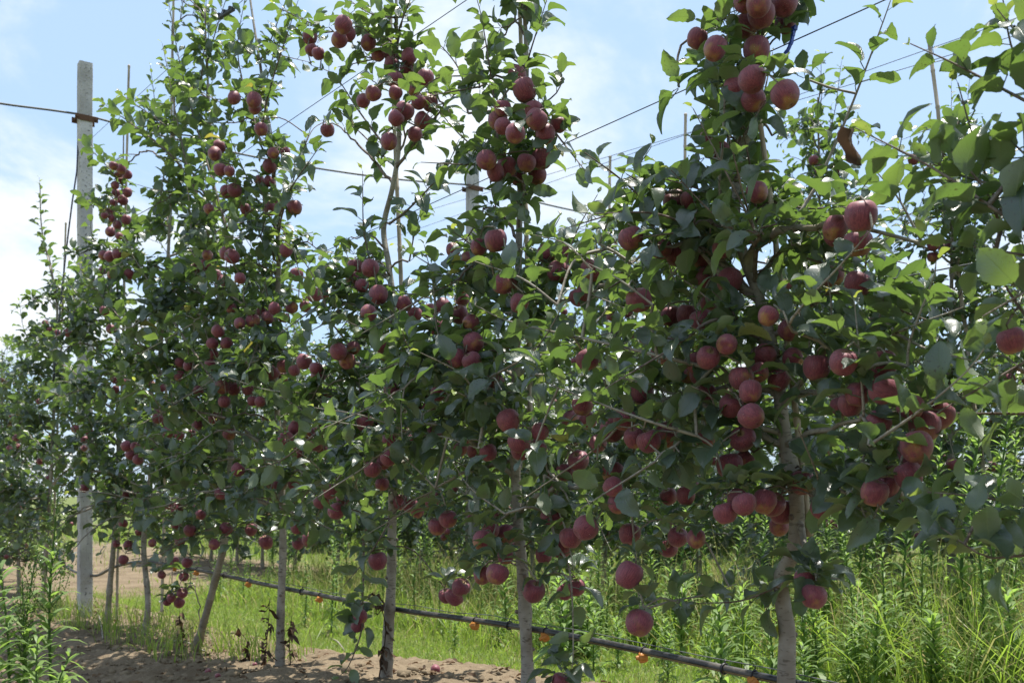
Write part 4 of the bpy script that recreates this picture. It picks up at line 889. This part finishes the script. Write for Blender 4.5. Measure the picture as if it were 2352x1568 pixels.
while nw < 42:
    p = random.uniform(3.6, 4.7); t = random.uniform(1.2, 12); x, y = p * PERP[0] + t * DIRV[0], p * PERP[1] + t * DIRV[1]
    if not in_view(np.array([x]), np.array([y]), 30)[0]: continue
    i = random.randrange(5); h = random.uniform(.45, .85) if p < 4.3 else random.uniform(.6, 1.05); nw += 1
    place_weed(wp[i], (x, y, float(ground_z(p, t)) - .01), random.uniform(0, 6.28), h / (.75, .9, 1.05, .6, .85)[i], 'narrow leaved upright green weed among the tall grass behind the trees', 'upright weeds behind the front row')
lw_ = [horseweed(850 + i, .42, 1.5, False, 1.5) for i in range(4)]; nw = 0
while nw < 75:
    p = random.uniform(2.9, 4.4); t = random.uniform(1.5, 5.5); x, y = p * PERP[0] + t * DIRV[0], p * PERP[1] + t * DIRV[1]
    if not in_view(np.array([x]), np.array([y]), 10)[0] or random.random() > smooth(2.7, 3.8, p + .35 * (1 - smooth(1.8, 3.2, t))): continue
    nw += 1; place_weed(lw_[nw % 4], (x, y, float(ground_z(p, t)) - .01), random.uniform(0, 6.28), random.uniform(.5, 1.15), 'low leafy green weed in the grass at lower right', 'low weeds in the grass')
# withered weeds by the trunks
def withered(seed, h):
    r = random.Random(seed); st = Acc(); lf = Acc(); P = resample([(0, 0, -.01), (r.uniform(-.03, .03), r.uniform(-.03, .03), h * .6), (r.uniform(-.05, .05), r.uniform(-.05, .05), h)], .02); tube(st, P, np.linspace(.003, .0012, len(P)), 5)
    for k in range(int(h * 55)):
        i = r.randrange(3, len(P)); an = r.uniform(0, 6.28); d = np.array([math.cos(an), math.sin(an), -.6]); L = r.uniform(.025, .055); s = np.array([-d[1], d[0], 0]) * L * .3; V = []
        for j in range(4):
            y = j / 3; c = P[i] + d * L * y + UP * (.012 * math.sin(5 * y + an)); w = math.sin(math.pi * (.1 + .85 * y)); tw = r.uniform(-.8, .8)
            V += [c - s * w + UP * tw * .01, c + s * w - UP * tw * .012]
        lf.add(V, [[(0, 1, 3, 2), (2, 3, 5, 4), (4, 5, 7, 6)]], None, (r.random(), .2 * r.random(), 0))
    return st.mesh('stem', M_DEAD), lf.mesh('foliage', M_DEAD)
for i, (x, d, h, lab) in enumerate([(605, 4.75, .34, 'withered dark brown weed left of the slim upright trunk'), (668, 4.78, .26, 'withered brown weed right of the slim upright trunk'), (868, 3.92, .36, 'shrivelled dark weed hanging beside the straight grey trunk left of centre'), (425, 5.75, .25, 'dry brown weed stub left of the leaning trunk'), (560, 5.0, .18, 'low withered weed on bare soil')]):
    ms = withered(900 + i, h); e = empty('withered_weed', ground_pt(x, d))
    for nm, me in zip(('stem', 'foliage'), ms):
        o = bpy.data.objects.new(nm, me); COL.objects.link(o); o.parent = e
        if nm == 'foliage': o['kind'] = 'stuff'
    tag(e, lab, 'weed', 'withered weeds by the trunks')

# ---------------------------------------------------------------- posts, cables and wires
def post(name, p, t, h, label):
    z0 = float(ground_z(p, t)) - .15; base = pt(p, t, z0 + .15); e = empty(name, tuple(base)); a = Acc(); hw = .049; c = .006
    prof = [(-hw + c, -hw), (hw - c, -hw), (hw, -hw + c), (hw, hw - c), (hw - c, hw), (-hw + c, hw), (-hw, hw - c), (-hw, -hw + c)]; zs = np.concatenate([np.linspace(0, h + .15, 40)]); V = []; r = np.random.default_rng(5)
    for z in zs:
        for x, y in prof: V.append(base + PERP * (x + r.normal(0, .0009)) + DIRV * (y + r.normal(0, .0009)) + UP * (z - .15))
    m = len(zs); Q = [(i * 8 + j, i * 8 + (j + 1) % 8, (i + 1) * 8 + (j + 1) % 8, (i + 1) * 8 + j) for i in range(m - 1) for j in range(8)]
    a.add(V, [np.array(Q), np.array([[(m - 1) * 8 + j for j in range(8)]])]); child('shaft', a.mesh('shaft', M_CONC, False), e, base)
    zb = base[2] + 0
    return e, base
PT1 = to_pt(*PX(195, 1415)[:2]); post_t = PT1[1]
ztop = PX(195, 146)[2]; zc = PX(195, 258)[2]
e1, b1 = post('concrete_post', P1, post_t, ztop - float(ground_z(P1, post_t)), 'x')
tag(e1, 'tall square grey concrete trellis post at the left', 'post', 'concrete trellis posts')
e2, b2 = post('concrete_post', P2, post_t - .35, ztop - .03 - float(ground_z(P2, post_t)), 'x')
tag(e2, 'pale concrete trellis post in the second row behind the centre tree', 'post', 'concrete trellis posts')
for e, b, tt in ((e1, b1, post_t), (e2, b2, post_t - .35)):
    a = Acc(); zz0 = zc - .06; c = b.copy(); c[2] = zz0
    for s in (-1, 1): box(a, c + DIRV * s * .054, [PERP, DIRV, UP], (.085, .004, .022))
    for s in (-1, 1): tube(a, [c + PERP * s * .068 - DIRV * .066, c + PERP * s * .068 + DIRV * .066], .006, 6)
    for s in (-1, 1): tube(a, [c + PERP * s * .068 - DIRV * .070, c + PERP * s * .068 - DIRV * .060], .011, 6)
    child('bracket', a.mesh('bracket', M_RUST, False), e, b)
    for zw in (1.35, .95 if e is e1 else 2.2):
        a = Acc(); an = np.linspace(0, 2 * np.pi, 17); tube(a, [b + PERP * .056 * np.sign(math.cos(q)) * min(1, abs(math.cos(q)) * 1.5) + DIRV * .056 * np.sign(math.sin(q)) * min(1, abs(math.sin(q)) * 1.5) + UP * (zw + .004 * math.sin(3 * q)) for q in an], .0016, 4); child('tie_wire', a.mesh('tie_wire', M_WIRE), e, b)
def cable(name, pts, r, mat, label, cat='wire', group=None, sides=6, step=.25):
    a = Acc(); P = resample(pts, step); tube(a, P, r, sides); base = P[0]
    o = obj(name, a.mesh(name, mat)); tag(o, label, cat, group); return o
zk = zc - .02
def sagline(p0, t0, p1, t1, z, sag, n=9):
    return [pt(p0 + (p1 - p0) * q, t0 + (t1 - t0) * q, z - sag * 4 * q * (1 - q)) for q in np.linspace(0, 1, n)]
cp = sagline(P1 - 3.45, post_t + .36, P1, post_t, zk, .05) + sagline(P1, post_t, P2, post_t - .35, zk + 0, .10)[1:] + sagline(P2, post_t - .35, P3, post_t - .7, zk, .08)[1:]
cable('cross_cable', cp, .0085, M_CABLE, 'thick grey cable strung across the rows between concrete posts', 'cable', None, 8)
def row_wire(a, b, p, t0, t1, name, r, label, off=.03):      # a straight wire through two measured spots in the plane of a row
    A = ray_at(*a, p + off); B = ray_at(*b, p + off); ta = to_pt(A[0], A[1])[1]; tb = to_pt(B[0], B[1])[1]
    z = lambda t: A[2] + (B[2] - A[2]) * (t - ta) / (tb - ta)
    cable(name, [pt(p + off, t, z(t)) for t in np.linspace(t0, t1, 6)], r, M_WIRE, label, 'wire', 'trellis wires')
S = 2352 / 4096
row_wire((958 * S, 12 * S), (371 * S, 548 * S), P1, 1.0, post_t, 'trellis_wire', .0017, 'topmost thin steel wire running to the left concrete post')
row_wire((1848 * S, 12 * S), (1314 * S, 377 * S), P1, 0.5, post_t, 'trellis_wire', .0017, 'thin steel wire passing behind the open topped tree left of centre')
row_wire((3500 * S, 17 * S), (1716 * S, 818 * S), P1, -1.5, post_t, 'trellis_wire', .0018, 'thin dark wire slanting across the bright cloud gap')
row_wire((4096 * S, 1014 * S), (3217 * S, 1183 * S), P1, -1.5, post_t, 'trellis_wire', .0017, 'lowest thin wire among leaves at the right edge', .05)
row_wire((2773 * S, 525 * S), (2373 * S, 644 * S), P2, 1.0, 10, 'trellis_wire', .0023, 'faint lower wire of the second row behind the leaves', 0)
row_wire((3966 * S, 107 * S), (3200 * S, 377 * S), P2, 1.0, 10, 'trellis_wire', .0023, 'faint upper wire of the second row at upper right', 0)
# guy rope and pulley cord left of the post
G0 = PX(182, 270); 
cable('guy_rope', [PX(181, 275, -.02), PX(176, 400, -.08), PX(165, 470, -.12), PX(145, 640, -.2), PX(120, 900, -.3)], .006, M_BLACK, 'black guy rope hanging from the left concrete post', 'rope', None, 6)
cable('guy_rope', [PX(-20, 1295, .6), PX(55, 1232, .6), PX(68, 1215, .6)], .008, M_BLACK, 'dark slanting rope near the ground at the left edge', 'rope', None, 6)
cable('guy_rope', [PX(70, 1165, .5), PX(66, 1215, .5), PX(58, 1270, .5), PX(48, 1330, .5)], .006, M_ROPE, 'short hanging cord left of the concrete post', 'rope', None, 6)

# ---------------------------------------------------------------- irrigation pipe
pipe_px = [(2500, 1700), (2100, 1622), (1760, 1556), (1487, 1497), (1254, 1450), (1087, 1424), (915, 1400), (742, 1368), (600, 1340), (450, 1308), (330, 1290), (262, 1302), (215, 1322)]
PP = resample([PX(x, y, .035) for x, y in pipe_px] + [PX(150, 1300, .04), PX(115, 1240, .03), PX(85, 1222, .05)], .05)
pr = empty('irrigation_pipe', tuple(PP[0])); a = Acc(); tube(a, PP, .0108, 10); child('hose', a.mesh('hose', M_PIPE), pr, PP[0])
for an in (.55, .95):
    a = Acc(); q = PP + (-PERP * math.cos(an) - UP * math.sin(an) * .8) * .0106; tube(a, q, .0007, 4); child('stripe', a.mesh('stripe', M_STRIPE), pr, PP[0])
em = Acc(); S8 = 10
def ring(r, y): return [(r * math.cos(2 * math.pi * j / S8), y, r * math.sin(2 * math.pi * j / S8)) for j in range(S8)]
rg = [ring(.0075, -.011), ring(.0112, -.010), ring(.0122, -.004), ring(.0122, .005), ring(.0100, .008), ring(.006, .0085), ring(.0045, .015), ring(.003, .0155)]
V = [v for q in rg for v in q]; Q = [(i * S8 + j, i * S8 + (j + 1) % S8, (i + 1) * S8 + (j + 1) % S8, (i + 1) * S8 + j) for i in range(len(rg) - 1) for j in range(S8)]
em.add(V, [np.array(Q), np.array([list(range(S8))]), np.array([[(len(rg) - 1) * S8 + j for j in range(S8)][::-1]])])
for j in range(5):
    an = 2 * math.pi * j / 5; box(em, np.array([math.cos(an) * .0120, 0, math.sin(an) * .0120]), [np.array([math.cos(an), 0, math.sin(an)]), np.array([0, 1., 0]), np.array([-math.sin(an), 0, math.cos(an)])], (.0016, .0055, .0018))
emm = em.mesh('drip_emitter', M_ORANGE, False)
clip = Acc(); q = [(.0128 * math.cos(x), 0, .0128 * math.sin(x)) for x in np.linspace(0, 2 * np.pi, 13)]; tube(clip, q, .0022, 5); tube(clip, [(0, 0, .012), (.004, 0, .022)], .0016, 4); clipm = clip.mesh('clip', M_BLACK)
for x in (1990, 1737, 1487, 1254, 1087, 742, 575, 455, 400):
    i = int(np.argmin([abs(512 + q[0] / max(q[1], .1) * FOC - x * 1024 / 2352) for q in PP])); T = nrm(PP[min(i + 1, len(PP) - 1)] - PP[max(0, i - 1)])
    o = bpy.data.objects.new('drip_emitter', emm); COL.objects.link(o); o.parent = pr; y = nrm(-PERP * .75 + T * .3 - UP * .35 + rng.normal(0, .25, 3)); o.rotation_euler = Vector(y).to_track_quat('Y', 'Z').to_euler(); o.scale = (1.25,) * 3
    o.location = Vector(PP[i] - PP[0] - UP * .017 - PERP * .006)
    c = bpy.data.objects.new('clip', clipm); COL.objects.link(c); c.parent = pr; c.location = Vector(PP[i] - PP[0]); c.rotation_euler = Vector(T).to_track_quat('Y', 'Z').to_euler()
for x in (1655, 1160, 880, 690, 520):
    i = int(np.argmin([abs(512 + q[0] / max(q[1], .1) * FOC - x * 1024 / 2352) for q in PP])); T = nrm(PP[i + 1] - PP[i - 1]); c = bpy.data.objects.new('clip', clipm); COL.objects.link(c); c.parent = pr; c.location = Vector(PP[i] - PP[0]); c.rotation_euler = Vector(T).to_track_quat('Y', 'Z').to_euler(); c.scale = (1.1, 2.0, 1.1)
tag(pr, 'black irrigation pipe with orange drip emitters running along the trunks', 'pipe')
cable('support_wire', [p + UP * (.016 + .010 * math.sin(i * .35) ** 2) + PERP * .006 for i, p in enumerate(PP[:-18])], .0014, M_WIRE, 'thin wire the black irrigation pipe hangs from', 'wire')

# ---------------------------------------------------------------- bamboo stakes
def stake(A, B, r0, r1, label, group='bamboo stakes'):
    A = np.asarray(A); B = np.asarray(B); L = np.linalg.norm(B - A); n = max(3, int(L / .22)); P = []; rad = []
    for i in range(n + 1):
        q = i / n; c = A + (B - A) * q + rng.normal(0, .002, 3); r = r0 + (r1 - r0) * q; d = (B - A) / L
        for o, k in ((-.012, 1.0), (-.004, 1.16), (.003, 1.22), (.010, 1.0)):
            P.append(c + d * o); rad.append(r * k)
    a = Acc(); tube(a, P, np.array(rad), 8); o = obj('bamboo_stake', a.mesh('bamboo_stake', M_BAMBOO)); tag(o, label, 'bamboo stake', group)
stake(PX(1862, 1222, .03), PX(1742, 240, .04), .0085, .0065, 'bamboo stake tied beside the large kinked tree')
stake(PX(935, 1000, .05), PX(896, 20, .05), .0095, .007, 'bamboo stake behind the open topped tree left of centre')
stake(PX(1225, 1100, .05), PX(1190, -120, .05), .009, .0065, 'bamboo stake of the tree at picture centre')
stake(PX(372, 1400, .05), PX(399, -30, .05), .0105, .0075, 'tall bamboo stake in the leafy tree left of centre')
stake(PX(268, 1430, .05), PX(296, 152, .05), .0105, .0085, 'bamboo stake with bare top right of the concrete post')
stake(PX(118, 1330, .05), PX(152, 512, .05), .0105, .008, 'short bamboo stake left of the concrete post')
stake(PX(2380, 1400, .10), PX(2380, -300, .06), .009, .007, 'bamboo stake beyond the right picture edge')
for x0, y0, x1, y1, lab in [(1572, 900, 1574, 265, 'weathered stake top of the second row left of the large tree'), (1392, 900, 1402, 360, 'shorter weathered stake top of the second row in the centre gap'), (2235, 900, 2132, 80, 'leaning weathered stake of the second row at upper right')]:
    A = ray_at(x0, y0, P2); B = ray_at(x1, y1, P2); stake(A + (A - B) * (A[2] / max(.3, (B - A)[2]) * .9), B, .014, .011, lab)

# ---------------------------------------------------------------- small things: ties, clamp, dead leaf, fallen apples, twigs
a = Acc(); pts = [PX(1824, 62, -.02), PX(1818, 95, -.04), PX(1803, 125, -.05), PX(1780, 142, -.05), PX(1752, 148, -.04)]; P = resample(pts, .008); s = PERP * .0 + UP * 0
for i in range(len(P) - 1):
    T = nrm(P[i + 1] - P[i]); nn = nrm(np.cross(T, PERP)); box(a, (P[i] + P[i + 1]) / 2, [T, PERP, nn], (np.linalg.norm(P[i + 1] - P[i]) * .52, .004, .0024 + (.0014 if i % 3 == 0 else 0)))
box(a, PX(1824, 66, -.02), [nrm(P[1] - P[0]), PERP, nrm(np.cross(P[1] - P[0], PERP))], (.007, .006, .006))
tag(obj('plastic_tie', a.mesh('plastic_tie', M_BLUE, False)), 'bright blue plastic tie looped at the top of the large tree', 'plastic tie')
a = Acc(); c = PX(372, 722, -.05); box(a, c, [nrm(DIRV + PERP * .4), PERP, UP], (.03, .012, .009)); box(a, c + DIRV * .035 - UP * .004, [DIRV, PERP, UP], (.012, .006, .005))
tag(obj('plastic_tie', a.mesh('plastic_tie', M_BLUE, False)), 'small blue plastic tie on the bamboo stake among left foliage', 'plastic tie')
a = Acc(); A = PX(500, 42); B = PX(536, 20); d = nrm(B - A); nn = nrm(np.cross(d, PERP)); box(a, (A + B) / 2, [d, PERP, nn], (np.linalg.norm(B - A) / 2, .010, .008))
for q in (.15, .5, .85): box(a, A + (B - A) * q + nn * .010, [d, PERP, nn], (.010, .013, .008))
tag(obj('wire_clamp', a.mesh('wire_clamp', M_BLACK, False)), 'black plastic clamp on the top wire at upper left', 'clamp')
# dead leaf: broad curled brown leaf hanging at the tip of the upper right branch
a = Acc(); Ls = .072; V = []
tdir = nrm(PX(1975, 395, -.33) - PX(1962, 300, -.33)); sx = nrm(np.cross(tdir, -PERP)); c0 = PX(1962, 298, -.33)
for i in range(8):
    y = i / 7; w = .016 * math.sin(math.pi * min(1, .05 + .92 * y)) ** .9 * (1 + .2 * math.sin(9 * y))
    for x in (-1, -.4, .4, 1): V.append(c0 + tdir * Ls * y + sx * x * w + (-PERP) * (.026 * (x * x) + .012 * math.sin(6 * y + x)) + sx * .004 * math.sin(3.5 * y))
a.add(V, [np.array([(i * 4 + j, i * 4 + j + 1, i * 4 + j + 5, i * 4 + j + 4) for i in range(7) for j in range(3)])], None, (.9, .9, 0))
T0root = [o for o in bpy.data.objects if o.name == 'apple_tree'][0]
o = child('leaf', a.mesh('leaf', blade_material('dead_brown_leaf', (.06, .036, .022), (.09, .052, .03), (.10, .058, .034), .2, (.12, .06, .03), .9)), T0root, tuple(T0root.location)); o['label'] = 'brown curled dead leaf'
me, st, cx = APPLES[2]
fa = [(550, 1449, .016), (517, 1500, .013), (430, 1462, .012), (660, 1437, .014), (250, 1432, .012), (478, 1548, .016), (500, 1557, .014), (585, 1530, .013), (700, 1500, .016), (1000, 1545, .022), (350, 1470, .012)]
for x, y, r in fa:
    u = x * 1024 / 2352; v = y * 682 / 1568; d = 4.5
    for _ in range(12):
        X = (u - 512) / FOC * d; p, t = to_pt(X, d); d = (EYE - float(ground_z(p, t))) * FOC / (v - HOR)
    o = bpy.data.objects.new('fallen_apple', me); COL.objects.link(o); o.location = (X, d, float(ground_z(p, t)) + r * .7); o.scale = (r * .9,) * 3; o.rotation_euler = (random.uniform(0, 3), random.uniform(0, 3), 0)
    tag(o, 'tiny fallen red apple lying on the dry soil under the trees', 'apple', 'fallen apples')
for i, (x0, y0, x1, y1) in enumerate([(225, 1415, 232, 1440), (232, 1440, 236, 1470), (390, 1475, 470, 1500), (760, 1470, 790, 1500)]):
    def gp_(x, y):
        u = x * 1024 / 2352; v = y * 682 / 1568; d = 5
        for _ in range(12):
            X = (u - 512) / FOC * d; p, t = to_pt(X, d); d = (EYE - float(ground_z(p, t))) * FOC / (v - HOR)
        return np.array([X, d, float(ground_z(p, t)) + .012])
    A = gp_(x0, y0); B = gp_(x1, y1); a = Acc(); tube(a, resample([A, (A + B) / 2 + UP * .02, B], .03), .005, 5)
    tag(obj('fallen_twig', a.mesh('fallen_twig', M_BARK)), ['pale dead twig on the soil near the concrete post', 'short pale twig end lying on shaded soil', 'thin fallen twig beside the leaning trunk', 'thin dry twig on sunlit soil left of centre'][i], 'twig', 'fallen twigs')
print('objects', len(bpy.data.objects))
